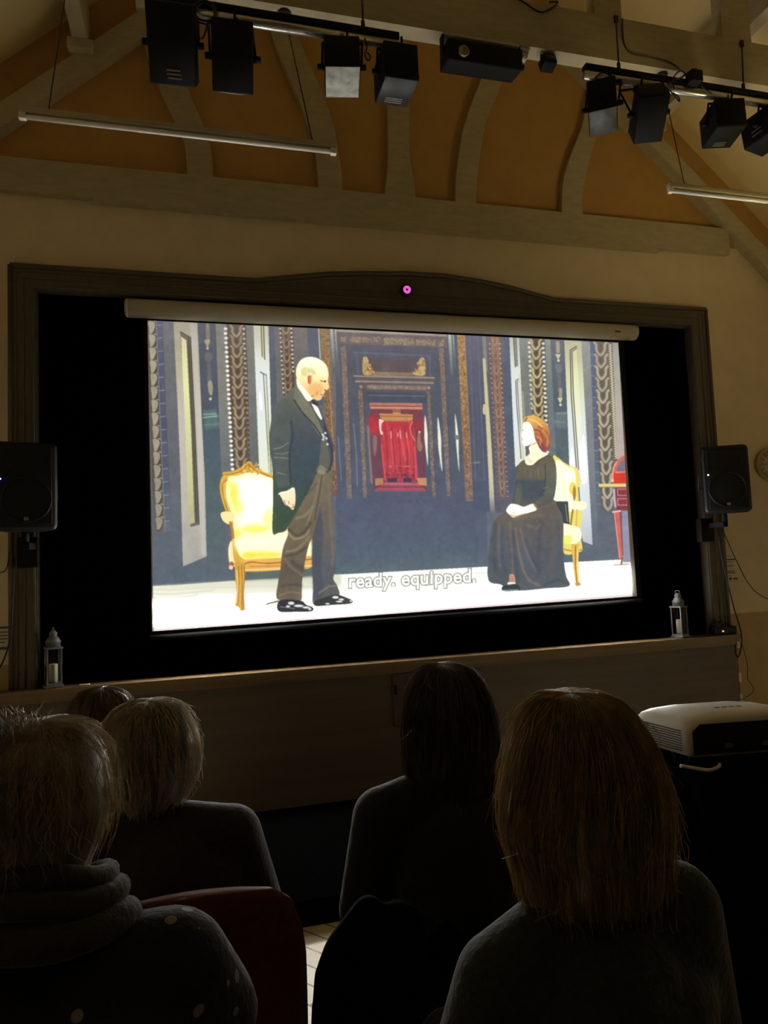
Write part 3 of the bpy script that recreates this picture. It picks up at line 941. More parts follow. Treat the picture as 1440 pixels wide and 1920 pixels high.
    for i in range(46):
        t = i / 46
        x, y = 1141 + 12 * t, 645 + 215 * t
        stroke([(x + 0.3, y), (x + 5, y + 2.4), (x + 1.2, y + 4.6)], 1.7, (228, 222, 188), 0.9)
    stroke([(1149, 643), (1158, 862)], 1.2, (222, 212, 180), 0.7)
    column((1149, 643), (1162, 643), (1175, 900), (1158, 870), [(645, (170, 168, 150)), (760, (186, 178, 166)), (870, (196, 176, 168))])
    column((1166, 955), (1178, 955), (1188, 1054), (1168, 1054), (150, 150, 176))
    # red writing desk at the edge
    blob([(1147, 890), (1150, 874), (1158, 862), (1170, 854), (1175, 856), (1175, 905), (1148, 905)], (222, 108, 84))
    blob([(1157, 884), (1160, 872), (1168, 862), (1175, 861), (1176, 884)], (120, 112, 146), 0.95)
    poly([(1151, 886), (1173, 885), (1174, 906), (1151, 907)], (224, 58, 46)); stroke([(1155, 886), (1173, 885)], 2.4, (244, 150, 118)); stroke([(1147, 903), (1150, 878), (1156, 866)], 2.6, (244, 170, 140)); dot(1148.5, 901, 2.6, (250, 206, 170))
    poly([(1122, 907), (1174, 907), (1174, 913), (1123, 913)], (232, 216, 138)); stroke([(1123, 913.5), (1173, 913.5)], 1.4, (150, 118, 70))
    poly([(1154, 914), (1175, 914), (1178, 958), (1156, 956)], (134, 58, 68)); 
    for y0, y1 in ((917, 929), (935, 947)):
        stroke([(1158, y0), (1176, y0), (1177, y1), (1158.5, y1), (1158, y0)], 1.6, (238, 140, 132))
    stroke([(1151, 918), (1152, 935), (1154, 950)], 4, (210, 190, 200), 0.9)
    poly([(1151, 960), (1162, 958), (1168, 1046), (1161, 1048)], (222, 104, 90)); stroke([(1152, 962), (1162, 1046)], 1.8, (246, 168, 150)); stroke([(1163, 962), (1168, 1040)], 2, (120, 80, 92)); stroke([(1167, 1046), (1165, 1058)], 3, (150, 84, 78))
    stroke([(1149, 960), (1163, 958)], 3, (246, 200, 196)); stroke([(1148, 1060), (1180, 1058)], 1.6, (150, 140, 126))
    # left gilt armchair
    gold, goldd = (214, 164, 56), (160, 104, 36)
    poly([(440, 1066), (590, 1058), (590, 1082), (440, 1090)], (92, 108, 100), 0.7, 1.5)
    blob([(420, 890), (440, 884), (455, 876), (463, 866), (470, 866), (478, 876), (492, 884), (512, 892), (540, 900), (560, 960), (585, 1010), (586, 1062), (525, 1069), (462, 1072), (440, 1064), (428, 1040), (436, 1008), (432, 985), (426, 960), (417, 930), (413, 905)], (232, 184, 74))
    blob([(427, 896), (445, 892), (470, 886), (512, 898), (545, 960), (580, 1010), (582, 1044), (520, 1052), (456, 1048), (440, 1010), (436, 970), (424, 930)], (255, 252, 196))
    blob([(437, 900), (490, 892), (512, 905), (514, 990), (455, 996), (444, 950)], (255, 255, 232), 0.95, 4)
    for x, y, rx, ry, a in ((439, 925, 8, 22, .8), (446, 950, 10, 14, .55), (478, 992, 26, 9, .7), (445, 1003, 8, 12, .8), (492, 1040, 38, 8, .85), (466, 1042, 14, 8, .8), (505, 975, 12, 20, .4), (430, 908, 5, 10, .5)):
        blob([(x - rx, y), (x, y - ry), (x + rx, y), (x, y + ry)], (246, 230, 60), a * 0.85, 2.6)
    blob([(440, 1010), (480, 1002), (560, 1004), (580, 1018), (572, 1030), (480, 1032), (446, 1030)], (255, 255, 226), 0.9, 4)
    for pts, w in (([(424, 898), (415, 906), (417, 930), (425, 956), (431, 975)], 5.5), ([(420, 888), (436, 886), (452, 880), (464, 870), (478, 880), (500, 890), (514, 894)], 6)):
        stroke(spline(pts, 5, False), w, (230, 176, 66)); stroke(spline([(x + 2, y + 2) for x, y in pts], 5, False), 1.4, goldd)
    speckle(((452, 868), (484, 868), (492, 888), (446, 888)), 60, [(250, 214, 110), (170, 112, 36)], 1.6, 41)
    blob([(414, 962), (428, 959), (440, 965), (438, 973), (430, 983), (418, 976)], (252, 234, 168)); stroke([(432, 980), (436, 996), (437, 1008)], 5, (196, 120, 60))
    blob([(428, 1030), (434, 1014), (437, 1040), (440, 1060), (431, 1060)], (252, 236, 190)); dot(434, 1058, 5, (176, 112, 62)); dot(433, 1064, 4, (250, 214, 170))
    poly([(452, 1050), (588, 1042), (588, 1062), (525, 1069), (458, 1072)], (240, 184, 92)); stroke(spline([(455, 1060), (470, 1054), (510, 1056), (586, 1048)], 5, False), 2.2, goldd); stroke([(460, 1069), (525, 1066), (588, 1060)], 2, (252, 226, 170)); stroke([(470, 1062), (530, 1061)], 2, (214, 132, 78))
    poly([(440, 1056), (458, 1054), (460, 1075), (457, 1110), (459, 1144), (452, 1146), (448, 1138), (441, 1136), (444, 1112), (441, 1080)], (224, 172, 72))
    for pts in ([(447, 1062), (448, 1090), (446, 1134)], [(453, 1060), (454, 1095), (454, 1142)], [(458, 1060), (459, 1080), (456, 1112), (457, 1140)]):
        stroke(pts, 1.6, goldd, 0.9)
    stroke([(444, 1070), (446, 1100), (444, 1130)], 2, (250, 216, 130))
    stroke([(459, 1142), (500, 1138)], 1.6, (190, 184, 164)); stroke([(498, 1133), (522, 1127)], 3, (128, 112, 92))
    # right gilt armchair
    blob([(1036, 862), (1046, 858), (1056, 866), (1070, 874), (1084, 880), (1088, 900), (1086, 930), (1092, 962), (1088, 1000), (1092, 1030), (1082, 1036), (1058, 1038), (1050, 1000), (1036, 960)], (240, 226, 120))
    blob([(1040, 866), (1066, 876), (1078, 884), (1080, 940), (1068, 960), (1040, 944)], (255, 255, 226)); dot(1074, 916, 7, (236, 214, 70), .8, 12); dot(1077, 925, 3, (170, 110, 36), .9, 14)
    stroke([(1085, 914), (1087, 944)], 2, (96, 104, 76)); blob([(1066, 944), (1096, 940), (1098, 954), (1072, 956)], (255, 255, 218)); stroke([(1074, 956), (1070, 984)], 3, (150, 112, 40)); stroke([(1082, 956), (1080, 990)], 3, (226, 190, 90))
    blob([(1052, 984), (1066, 984), (1086, 990), (1090, 1010), (1074, 1020), (1056, 1016)], (255, 255, 222)); dot(1064, 1012, 9, (236, 238, 80), .7, 9); stroke([(1058, 1030), (1076, 1034), (1092, 1030)], 3, (214, 156, 70))
    poly([(1071, 1020), (1086, 1020), (1084, 1060), (1087, 1098), (1080, 1100), (1076, 1070)], (236, 196, 92)); stroke([(1079, 1024), (1079, 1060), (1082, 1094)], 1.8, goldd); stroke([(1084, 1026), (1082, 1060), (1085, 1090)], 1.4, (252, 236, 170)); stroke([(1080, 1095), (1087, 1095)], 4, (176, 150, 96))
    stroke([(1084, 1100), (1110, 1094)], 1.4, (214, 210, 196))
    poly([(1040, 940), (1065, 940), (1068, 983), (1052, 980)], (58, 66, 66)); stroke([(1060, 946), (1064, 978)], 1.6, (130, 140, 140))
    # gentleman: trousers, shoes, coat, hand, head
    blob([(607, 882), (624, 884), (622, 930), (625, 985), (629, 1035), (630, 1062), (625, 1085), (632, 1098), (634, 1120), (590, 1135), (587, 1100), (585, 1040), (588, 985), (592, 950)], [(885, (118, 106, 86)), (1000, (104, 96, 86)), (1060, (88, 90, 98)), (1135, (92, 92, 86))])
    blob([(586, 1000), (594, 960), (600, 950), (606, 1000), (602, 1060), (606, 1110), (592, 1132), (587, 1090)], (72, 78, 90), 0.85, 2)
    stroke(spline([(616, 900), (618, 960), (624, 1030), (622, 1060)], 5, False), 5, (128, 116, 100), 0.5); stroke([(598, 1112), (616, 1100), (630, 1098)], 3, (140, 130, 112), 0.8)
    blob([(594, 884), (608, 884), (606, 915), (598, 960), (588, 1000), (579, 1022), (571, 1058), (566, 1095), (564, 1126), (540, 1127), (519, 1122), (521, 1095), (526, 1065), (530, 1030), (540, 1002), (541, 986), (560, 952), (580, 918)], [(885, (124, 110, 86)), (960, (112, 100, 80)), (1020, (110, 98, 78)), (1070, (96, 86, 74)), (1126, (112, 98, 78))])
    for pts, w, c in (([(598, 900), (590, 940), (575, 985)], 3, (140, 128, 104)), ([(556, 972), (572, 966), (586, 950)], 4, (152, 138, 108)), ([(541, 992), (556, 1004), (572, 996), (582, 980)], 5, (78, 70, 56)), ([(542, 1000), (552, 1010), (570, 1006), (580, 994)], 3.4, (162, 146, 112)), ([(538, 1034), (556, 1030), (572, 1016), (580, 1006)], 4, (150, 134, 104)), ([(536, 1042), (556, 1038), (574, 1026)], 3, (72, 66, 56)), ([(534, 1048), (545, 1062), (566, 1078)], 4, (128, 112, 92)), ([(548, 1054), (560, 1062), (568, 1066)], 6, (74, 70, 66)), ([(528, 1100), (545, 1096), (564, 1098)], 5, (78, 72, 64)), ([(524, 1116), (545, 1110), (563, 1112)], 3, (138, 122, 98)), ([(604, 890), (598, 930), (590, 975)], 2, (70, 66, 58)), ([(572, 930), (584, 918), (594, 906)], 2.4, (84, 80, 70))):
        stroke(spline(pts, 5, False), w, c, 0.75)
    blob([(523, 1127), (545, 1124), (566, 1127), (574, 1134), (586, 1139), (585, 1146), (556, 1147), (523, 1146)], (46, 46, 52)); blob([(592, 1126), (616, 1118), (632, 1115), (648, 1120), (662, 1127), (655, 1132), (625, 1134), (592, 1136)], (52, 54, 54))
    for x, y, rx, ry in ((546, 1131, 6, 3), (560, 1136, 9, 2.4), (574, 1139, 7, 2), (540, 1137, 4, 2), (581, 1142, 3, 2), (629, 1120, 6, 2.6), (640, 1124, 5, 2), (636, 1128, 6, 1.6), (658, 1127, 2.4, 1.6), (614, 1132, 4, 1.5)):
        dot(x, y, rx, (240, 240, 236), 0.95, ry)
    stroke([(525, 1138), (552, 1141)], 1.4, (130, 134, 134))
    poly(spline([(557, 722), (570, 727), (583, 752), (598, 772), (608, 788), (616, 808), (626, 836), (623, 860), (616, 885), (608, 884), (596, 884), (580, 918), (562, 950), (552, 968), (541, 986), (534, 996), (522, 999), (511, 998), (512, 940), (511, 880), (505, 832), (507, 800), (511, 776), (522, 752), (540, 736)], 4), [(722, (112, 112, 92)), (780, (84, 90, 88)), (830, (70, 76, 86)), (880, (66, 80, 82)), (920, (58, 76, 66)), (1000, (60, 80, 60))])
    blob([(556, 726), (566, 732), (590, 775), (604, 806), (600, 818), (584, 794), (560, 762), (550, 746)], (120, 118, 100)); stroke(spline([(552, 750), (566, 772), (588, 796), (604, 820)], 5, False), 2.4, (58, 58, 56)); stroke(spline([(563, 728), (585, 762), (602, 798)], 5, False), 1.6, (84, 84, 74))
    blob([(511, 790), (522, 772), (540, 776), (546, 800), (543, 840), (541, 880), (545, 908), (530, 914), (520, 910), (512, 870), (506, 832)], (86, 94, 88), 0.8, 2)
    stroke(spline([(546, 790), (548, 820), (543, 850), (545, 905)], 5, False), 2.4, (48, 54, 60), 0.8)
    for pts in ([(514, 842), (528, 838), (540, 830)], [(516, 850), (530, 851), (541, 848)], [(514, 858), (528, 858), (540, 860)], [(520, 886), (534, 890)]):
        stroke(spline(pts, 4, False), 2.0, (140, 148, 136), 0.7)
    blob([(560, 840), (590, 830), (600, 860), (590, 890), (566, 925), (552, 940), (550, 890)], (62, 76, 86), 0.6, 4)
    blob([(604, 818), (612, 824), (618, 860), (614, 884), (604, 874), (598, 880)], (98, 96, 88)); stroke(spline([(608, 800), (618, 830), (624, 856), (618, 882)], 5, False), 3, (54, 58, 70))
    blob([(600, 872), (612, 880), (606, 890), (594, 884)], (150, 140, 116), 0.8, 1)
    blob([(585, 757), (597, 765), (604, 784), (601, 786), (592, 773), (587, 763)], (252, 250, 244)); blob([(581, 748), (590, 752), (596, 760), (588, 757)], (52, 50, 52))
    for x, y in ((605, 815), (606, 824), (610, 812), (612, 822), (614, 833), (607, 819)):
        dot(x, y, 2.2, (222, 222, 226))
    stroke([(594, 754), (606, 786), (612, 808)], 2, (60, 60, 70), 0.8)
    blob([(524, 924), (538, 920), (551, 914), (554, 930), (553, 946), (549, 956), (542, 950), (534, 946), (529, 936)], (252, 236, 200)); stroke([(523, 926), (540, 922), (551, 916)], 2.6, (255, 255, 248))
    for x, y in ((533, 938), (541, 940), (549, 946)):
        stroke([(x, y), (x + 1, y + 5)], 2.2, (224, 130, 110), 0.9)
    stroke([(529, 940), (545, 953), (552, 950)], 1.4, (150, 80, 70), 0.6)
    blob([(556, 708), (560, 700), (575, 712), (592, 744), (587, 748), (577, 752), (565, 736), (557, 723)], (254, 252, 232))
    poly(spline([(556, 708), (555, 696), (557, 686), (563, 676), (572, 670.5), (584, 669), (597, 672.5), (608, 680), (614, 690), (616, 702), (615, 714), (617, 727), (612, 732), (609, 735), (607, 741), (604, 744), (602, 749), (595, 751), (587, 746), (577, 736), (566, 722)], 4), [(668, (255, 255, 238)), (700, (254, 252, 204)), (720, (250, 226, 160)), (750, (248, 206, 136))])
    blob([(579, 722), (598, 718), (606, 728), (600, 742), (588, 744), (578, 734)], (242, 186, 116), 0.75, 2.5); blob([(567, 690), (580, 690), (592, 697), (592, 704), (580, 700), (566, 706)], (222, 216, 150), 0.8, 1.5)
    speckle(((566, 688), (590, 690), (592, 704), (566, 708)), 26, [(204, 196, 140), (238, 234, 180)], 1.4, 51)
    blob([(577, 706), (583, 704), (584, 714), (581, 721), (578, 716)], (226, 120, 84)); stroke([(578, 707), (578, 718)], 1.6, (196, 60, 44))
    stroke([(601, 714), (606, 715), (611, 714)], 2.0, (150, 118, 56)); dot(609.5, 715.5, 1.8, (116, 88, 44)); stroke([(609, 731), (611, 733)], 2.2, (110, 84, 50)); stroke([(606, 740), (601, 740)], 1.6, (190, 110, 70)); stroke([(592, 740), (596, 735)], 1.6, (206, 140, 80)); dot(586, 743, 2.5, (190, 130, 66), .8)
    # seated lady: skirt, bodice, hands, head
    poly(spline([(960, 958), (975, 942), (1004, 936), (1036, 936), (1046, 950), (1056, 975), (1056, 1024), (1058, 1060), (1062, 1082), (1067, 1099), (1024, 1103), (984, 1107), (950, 1106), (940, 1096), (916, 1088), (916, 1040), (922, 995), (928, 974), (944, 962)], 4), [(940, (104, 94, 82)), (990, (96, 92, 88)), (1050, (86, 90, 100)), (1100, (84, 90, 94))])
    for pts, w, c in (([(930, 985), (926, 1030), (930, 1070)], 7, (70, 80, 92)), ([(942, 990), (942, 1040), (948, 1075)], 6, (70, 82, 96)), ([(936, 984), (935, 1030), (938, 1068)], 3, (116, 110, 104)), ([(956, 980), (960, 1030), (962, 1078)], 4, (128, 112, 100)), ([(966, 990), (976, 1050), (990, 1085), (1012, 1098)], 4, (138, 122, 106)), ([(962, 996), (966, 1050), (972, 1090)], 6, (72, 78, 88)), ([(975, 992), (990, 1040), (1006, 1072)], 4, (126, 112, 106)), ([(985, 1010), (1000, 1050), (1010, 1070)], 6, (70, 74, 88)), ([(1014, 980), (1010, 1030), (1010, 1075)], 7, (78, 78, 90)), ([(1034, 960), (1036, 1020), (1034, 1080)], 8, (98, 94, 92)), ([(1046, 975), (1050, 1030), (1056, 1085)], 6, (78, 84, 92)), ([(965, 972), (1000, 966), (1020, 968)], 6, (122, 106, 92)), ([(990, 985), (1006, 990), (1012, 984)], 4, (130, 116, 104)), ([(920, 1086), (945, 1094)], 5, (62, 80, 90)), ([(1020, 1098), (1045, 1088), (1062, 1094)], 5, (60, 74, 82))):
        stroke(spline(pts, 5, False), w, c, 0.6)
    blob([(955, 1078), (964, 1078), (966, 1094), (956, 1095)], (204, 150, 128)); blob([(952, 1092), (966, 1092), (964, 1098), (954, 1098)], (252, 240, 206)); blob([(942, 1100), (955, 1096), (970, 1096), (974, 1106), (944, 1108)], (50, 62, 66)); stroke([(944, 1107), (972, 1106)], 1.4, (180, 190, 186))
    poly(spline([(985, 862), (997, 872), (1010, 862), (1026, 851), (1038, 860), (1043, 880), (1042, 915), (1034, 942), (1008, 950), (980, 948), (962, 942), (963, 930), (967, 905), (968, 888), (973, 870)], 4), [(852, (98, 92, 74)), (895, (104, 96, 82)), (903, (72, 82, 88)), (930, (72, 80, 88)), (948, (92, 88, 82))])
    blob([(1024, 880), (1040, 872), (1042, 910), (1034, 930), (1012, 946), (1004, 940), (1022, 924)], (96, 98, 86), 0.8, 1.2); stroke(spline([(1022, 872), (1022, 905), (1012, 930)], 5, False), 2, (56, 64, 64), 0.8)
    for pts in ([(985, 882), (985, 896)], [(995, 880), (996, 896)], [(1008, 876), (1010, 896)], [(1018, 916), (1030, 912)], [(1020, 926), (1032, 920)]):
        stroke(pts, 1.8, (124, 116, 96), 0.7)
    stroke(spline([(985, 870), (998, 872), (1014, 862), (1026, 853)], 5, False), 2, (74, 72, 58), 0.8)
    blob([(968, 910), (976, 906), (978, 940), (966, 944)], (98, 98, 86), 0.8, 1)
    blob([(949, 957), (957, 945), (970, 946), (982, 950), (996, 945), (1004, 946), (1006, 956), (990, 962), (976, 966), (962, 970), (954, 964)], (255, 252, 232)); stroke([(956, 966), (968, 968), (985, 963)], 1.6, (206, 160, 126)); stroke([(1002, 946), (1008, 954)], 3, (140, 110, 92)); stroke([(960, 960), (968, 961)], 1.4, (228, 200, 160))
    blob([(992, 838), (1006, 830), (1016, 846), (1028, 851), (1010, 862), (998, 872), (986, 870), (985, 858), (993, 850)], (254, 248, 216)); speckle(((986, 856), (998, 856), (996, 868), (988, 868)), 10, [(190, 190, 180)], 1.0, 60)
    poly(spline([(983, 789), (980, 800), (979, 810), (977, 816), (979, 820), (979, 830), (983, 836), (990, 836), (998, 833), (1008, 828), (1004, 800), (994, 786)], 4), (255, 254, 236))
    poly(spline([(982, 790), (984, 783), (994, 779), (1008, 781), (1020, 789), (1028, 800), (1032, 818), (1032, 838), (1026, 846), (1014, 843), (1009, 834), (1003, 822), (1000, 806), (993, 792)], 4), [(779, (236, 188, 96)), (805, (214, 140, 74)), (825, (176, 96, 66)), (846, (150, 76, 84))])
    for pts, c in (([(990, 786), (1005, 790), (1016, 800)], (252, 222, 130)), ([(1002, 806), (1012, 808), (1018, 822)], (140, 62, 46)), ([(1010, 800), (1024, 812), (1026, 834)], (150, 70, 50)), ([(1006, 818), (1014, 824), (1012, 836)], (240, 160, 110)), ([(1018, 806), (1026, 820), (1026, 836)], (238, 168, 100)), ([(1016, 832), (1022, 842)], (110, 54, 78)), ([(1008, 826), (1012, 838), (1018, 843)], (120, 56, 66)), ([(984, 790), (988, 784)], (150, 76, 50))):
        stroke(spline(pts, 4, False), 2.4, c, 0.85)
    stroke([(991, 835), (1002, 832), (1008, 828)], 1.6, (214, 160, 96)); dot(981, 807, 1.5, (160, 130, 90), .8); stroke([(979, 824), (983, 824)], 1.2, (214, 160, 130))
    # soft pink fringe along the foot of the picture, faint veil of stray light
    poly([(264, 1178), (640, 1152), (940, 1128), (1204, 1108), (1204, 1200), (264, 1204)], (226, 206, 214), 0.75, 3)
    poly([(264, 590), (1204, 590), (1204, 690), (264, 650)], (150, 140, 170), 0.10, 12)


def lettering(body, p0, p1, size, offset, col, a=1.0):
    """letters laid into the picture between p0 and p1 along their foot line"""
    cu = bpy.data.curves.new('letters', 'FONT')
    cu.body = body; cu.size = size; cu.offset = offset; cu.space_character = 1.04
    tmp = bpy.data.objects.new('letters', cu)
    COL.objects.link(tmp)
    lm = bpy.data.meshes.new_from_object(tmp.evaluated_get(bpy.context.evaluated_depsgraph_get()))
    bpy.data.objects.remove(tmp); bpy.data.curves.remove(cu)
    xs = [v.co.x for v in lm.vertices]
    x0, k = min(xs) + offset, ((p1[0] - p0[0]) / (max(xs) - min(xs) - 2 * offset))
    P = [(p0[0] + (v.co.x - x0) * k, p0[1] + (p1[1] - p0[1]) * (v.co.x - x0) * k / (p1[0] - p0[0]) - v.co.y) for v in lm.vertices]
    q = [P[i] for f in lm.polygons for i in f.vertices]
    x0, x1, y0, y1, gx, gy = region(q, 3)
    ins = np.zeros(gx.shape, bool)
    for f in lm.polygons:
        t = [P[i] for i in f.vertices]
        ax, ay = max(int((min(p[0] for p in t) - PX0) * PS) - x0 - 1, 0), max(int((min(p[1] for p in t) - PY0) * PS) - y0 - 1, 0)
        bx, by = int((max(p[0] for p in t) - PX0) * PS) - x0 + 2, int((max(p[1] for p in t) - PY0) * PS) - y0 + 2
        sx, sy_ = gx[ay:by, ax:bx], gy[ay:by, ax:bx]
        s = np.zeros(sx.shape, bool)
        for i in range(len(t)):
            (ex, ey), (fx_, fy_) = t[i], t[(i + 1) % len(t)]
            if ey != fy_:
                s ^= ((ey > sy_) != (fy_ > sy_)) & (sx < (fx_ - ex) * (sy_ - ey) / (fy_ - ey) + ex)
        ins[ay:by, ax:bx] |= s
    bpy.data.meshes.remove(lm)
    m = soften(ins.astype(float), 0.25) * a
    sub = CV[y0:y1, x0:x1]
    sub += m[..., None] * (colour(col, gx, gy) - sub)


paint()
def grain(cell, seed):
    g = np.random.default_rng(seed)
    s = g.normal(size=(CV.shape[0] // cell + 3, CV.shape[1] // cell + 3))
    yy, xx = np.arange(CV.shape[0]) / cell, np.arange(CV.shape[1]) / cell
    iy, ix = yy.astype(int), xx.astype(int)
    fy, fx = (yy - iy)[:, None], (xx - ix)[None]
    fy, fx = fy * fy * (3 - 2 * fy), fx * fx * (3 - 2 * fx)
    a, b, c, d = s[iy][:, ix], s[iy][:, ix + 1], s[iy + 1][:, ix], s[iy + 1][:, ix + 1]
    return (a * (1 - fx) + b * fx) * (1 - fy) + (c * (1 - fx) + d * fx) * fy
mottle = 0.02 * grain(40, 1) + 0.02 * grain(14, 2) + 0.014 * grain(5, 3)
dark = np.clip((0.80 - CV.mean(-1)) / 0.2, 0, 1)
CV *= (1 + mottle * dark)[..., None]
CV += (np.array((140, 140, 146)) / 255.0 - CV) * 0.10 * np.clip((0.86 - CV.mean(-1)) / 0.3, 0, 1)[..., None]       # veil of stray light over the whole picture
for k in range(3):
    CV[..., k] = soften(CV[..., k], 0.45)
lettering('ready, equipped,', (655, 1102), (891, 1091), 36.0, 2.2, (120, 122, 114), 0.95)
lettering('ready, equipped,', (655, 1102), (891, 1091), 36.0, 0.75, (253, 254, 244))
glow = np.clip(CV - 0.8, 0, 1)
small = glow[::4, ::4]
def blur_all(a, r):
    n = int(r * 2.5); k = np.exp(-0.5 * (np.arange(-n, n + 1) / r) ** 2); k /= k.sum()
    for ax in (0, 1):
        a = np.apply_along_axis(lambda v: np.convolve(v, k, 'same'), ax, a)
    return a
small = np.stack([blur_all(small[..., k], 7.0) for k in range(3)], -1)
CV += np.repeat(np.repeat(small, 4, 0), 4, 1)[:CV.shape[0], :CV.shape[1]] * 0.28
CV = np.clip(CV, 0, 1.0)

SCR_Y = 0.03
QUAD_PX = np.array([(277.0, 601.0), (1159.0, 642.5), (1186.0, 1117.5), (288.5, 1183.0)])
QUAD_W = [W(*q, SCR_Y) for q in QUAD_PX]


def homography(src, dst):
    A = []
    for (x, y), (u, v) in zip(src, dst):
        A.append([x, y, 1, 0, 0, 0, -u * x, -u * y, -u]); A.append([0, 0, 0, x, y, 1, -v * x, -v * y, -v])
    return np.linalg.svd(np.array(A))[2][-1].reshape(3, 3)


NX, NZ = 960, 560
gu, gv = np.meshgrid(np.linspace(0, 1, NX), np.linspace(0, 1, NZ))
H1 = homography([(0, 0), (1, 0), (1, 1), (0, 1)], [(q.x, q.z) for q in QUAD_W])
uv1 = np.stack([gu.ravel(), gv.ravel(), np.ones(gu.size)])
wp = H1 @ uv1; wp = wp[:2] / wp[2]
H2 = homography([(q.x, q.z) for q in QUAD_W], QUAD_PX)
pp = H2 @ np.stack([wp[0], wp[1], np.ones(gu.size)]); pp = pp[:2] / pp[2]
fx = np.clip((pp[0] - PX0) * PS - 0.5, 0, PW * PS - 1.001); fy = np.clip((pp[1] - PY0) * PS - 0.5, 0, PH * PS - 1.001)
ix, iy = fx.astype(int), fy.astype(int)
ax, ay = (fx - ix)[:, None], (fy - iy)[:, None]
cc = (CV[iy, ix] * (1 - ax) + CV[iy, ix + 1] * ax) * (1 - ay) + (CV[iy + 1, ix] * (1 - ax) + CV[iy + 1, ix + 1] * ax) * ay
lc = lin(cc)
lum = lc @ np.array([0.2126, 0.7152, 0.0722])
core = np.clip((lc.min(1) - 0.72) / 0.12, 0, 1).reshape(NZ, NX)
core = np.clip((blur_all(core, 3.7) - 0.62) / 0.38, 0, 1) ** 1.5        # only the hearts of the white areas burn out
core *= np.clip(np.maximum(np.abs(pp[0] - 772) - 138, np.abs(pp[1] - 1092) - 26) / 45, 0, 1).reshape(NZ, NX)   # calmer behind the subtitle
lc *= (1 + HIGH * core.ravel())[:, None]
me = bpy.data.meshes.new('picture')
me.vertices.add(NX * NZ)
me.vertices.foreach_set('co', np.stack([wp[0], np.full(gu.size, SCR_Y), wp[1]], -1).astype(np.float32).ravel())
a = (np.arange(NZ - 1)[:, None] * NX + np.arange(NX - 1)[None]).ravel()
quads = np.stack([a, a + NX, a + NX + 1, a + 1], -1)
me.loops.add(quads.size)
me.loops.foreach_set('vertex_index', quads.ravel().astype(np.int32))
me.polygons.add(len(quads))
me.polygons.foreach_set('loop_start', (np.arange(len(quads)) * 4).astype(np.int32))
me.update(calc_edges=True)
ca = me.color_attributes.new('picture', 'FLOAT_COLOR', 'POINT')
ca.data.foreach_set('color', np.concatenate([lc, np.ones((len(lc), 1))], 1).astype(np.float32).ravel())
pm = bpy.data.materials.new('projected_picture')
pm.use_nodes = True
nt = pm.node_tree
nt.nodes.clear()
o_ = nt.nodes.new('ShaderNodeOutputMaterial'); e_ = nt.nodes.new('ShaderNodeEmission'); at_ = nt.nodes.new('ShaderNodeVertexColor')
at_.layer_name = 'picture'
nt.links.new(at_.outputs[0], e_.inputs[0]); nt.links.new(e_.outputs[0], o_.inputs[0])
e_.inputs[1].default_value = 1.0
me.materials.append(pm)

cA, cB = W(240, 575.5, -0.02), W(1190, 622.5, -0.02)
screen = thing('projection_screen', 'large pull-down projection screen showing a stage play, hanging in the stage opening', 'screen', ((cA.x + cB.x) / 2, 0.0, 0.95))
SO = Vector(screen.location)
pic = bpy.data.objects.new('picture', me)
link(pic, screen); pic.location = -SO
pic['label'] = 'lit film still of a play with a standing gentleman and a seated lady'
# fabric with black border behind the picture
F = [W(*q, SCR_Y) for q in ((271, 588), (1166, 630), (1196, 1119), (284, 1187))]
mb = MB()
mb.add([(p.x, y, p.z) for y in (SCR_Y + 0.004, SCR_Y + 0.007) for p in F], [(0, 1, 2, 3), (7, 6, 5, 4), (0, 4, 5, 1), (1, 5, 6, 2), (2, 6, 7, 3), (3, 7, 4, 0)])
mb.build('fabric', M['fabric'], screen, -SO)
G = [W(*q, SCR_Y) for q in ((268, 584), (1168, 626), (1204, 1126), (281, 1196))]
mb = MB()
ring_in, ring_out = [W(*q, SCR_Y) for q in ((276, 600), (1160, 641.5), (1195, 1118), (285.5, 1184))], G
vs = [(p.x, y, p.z) for y in (SCR_Y + 0.001, SCR_Y + 0.009) for p in ring_out] + [(p.x, y, p.z) for y in (SCR_Y + 0.001, SCR_Y + 0.009) for p in ring_in]
fs = []
for i in range(4):
    j = (i + 1) % 4
    fs += [(i, j, 8 + j, 8 + i), (4 + i, 12 + i, 12 + j, 4 + j), (i, 4 + i, 4 + j, j), (8 + i, 8 + j, 12 + j, 12 + i)]
mb.add(vs, fs)
mb.build('border', M['border'], screen, -SO)
mb = MB(); mb.tube([G[3] + Vector((0, 0, 0)), G[2]], 0.016, 12)
mb.build('bottom_bar', M['border'], screen, -SO)
# case: long rounded box with end caps
def case_section(r):
    return [(r * 0.9 * math.cos(t) * (1 if abs(math.cos(t)) < .6 else 0.95), r * math.sin(t)) for t in np.linspace(0, 2 * math.pi, 20, endpoint=False)]
mb = MB()
n = 20
vs, fs = [], []
for p in (cA, cB):
    for y, z in case_section(0.061):
        vs.append((p.x, p.y + 0.02 + y, p.z + z))
fs = [(k, (k + 1) % n, n + (k + 1) % n, n + k) for k in range(n)] + [tuple(range(n)), tuple(range(2 * n - 1, n - 1, -1))]
mb.add(vs, fs, True)
mb.build('case', M['case'], screen, -SO)
for p, s in ((cA, -1), (cB, 1)):
    mb = MB()
    mb.tube([(p.x, p.y + 0.02, p.z), (p.x + s * 0.012, p.y + 0.02, p.z), (p.x + s * 0.02, p.y + 0.02, p.z)], [0.059, 0.059, 0.048], 20)
    mb.build('end_cap', M['case'], screen, -SO)
mk = mat('red_mark', (0.25, 0.06, 0.04), 0.6)
p = W(1160, 621, -0.062)
mb = MB()
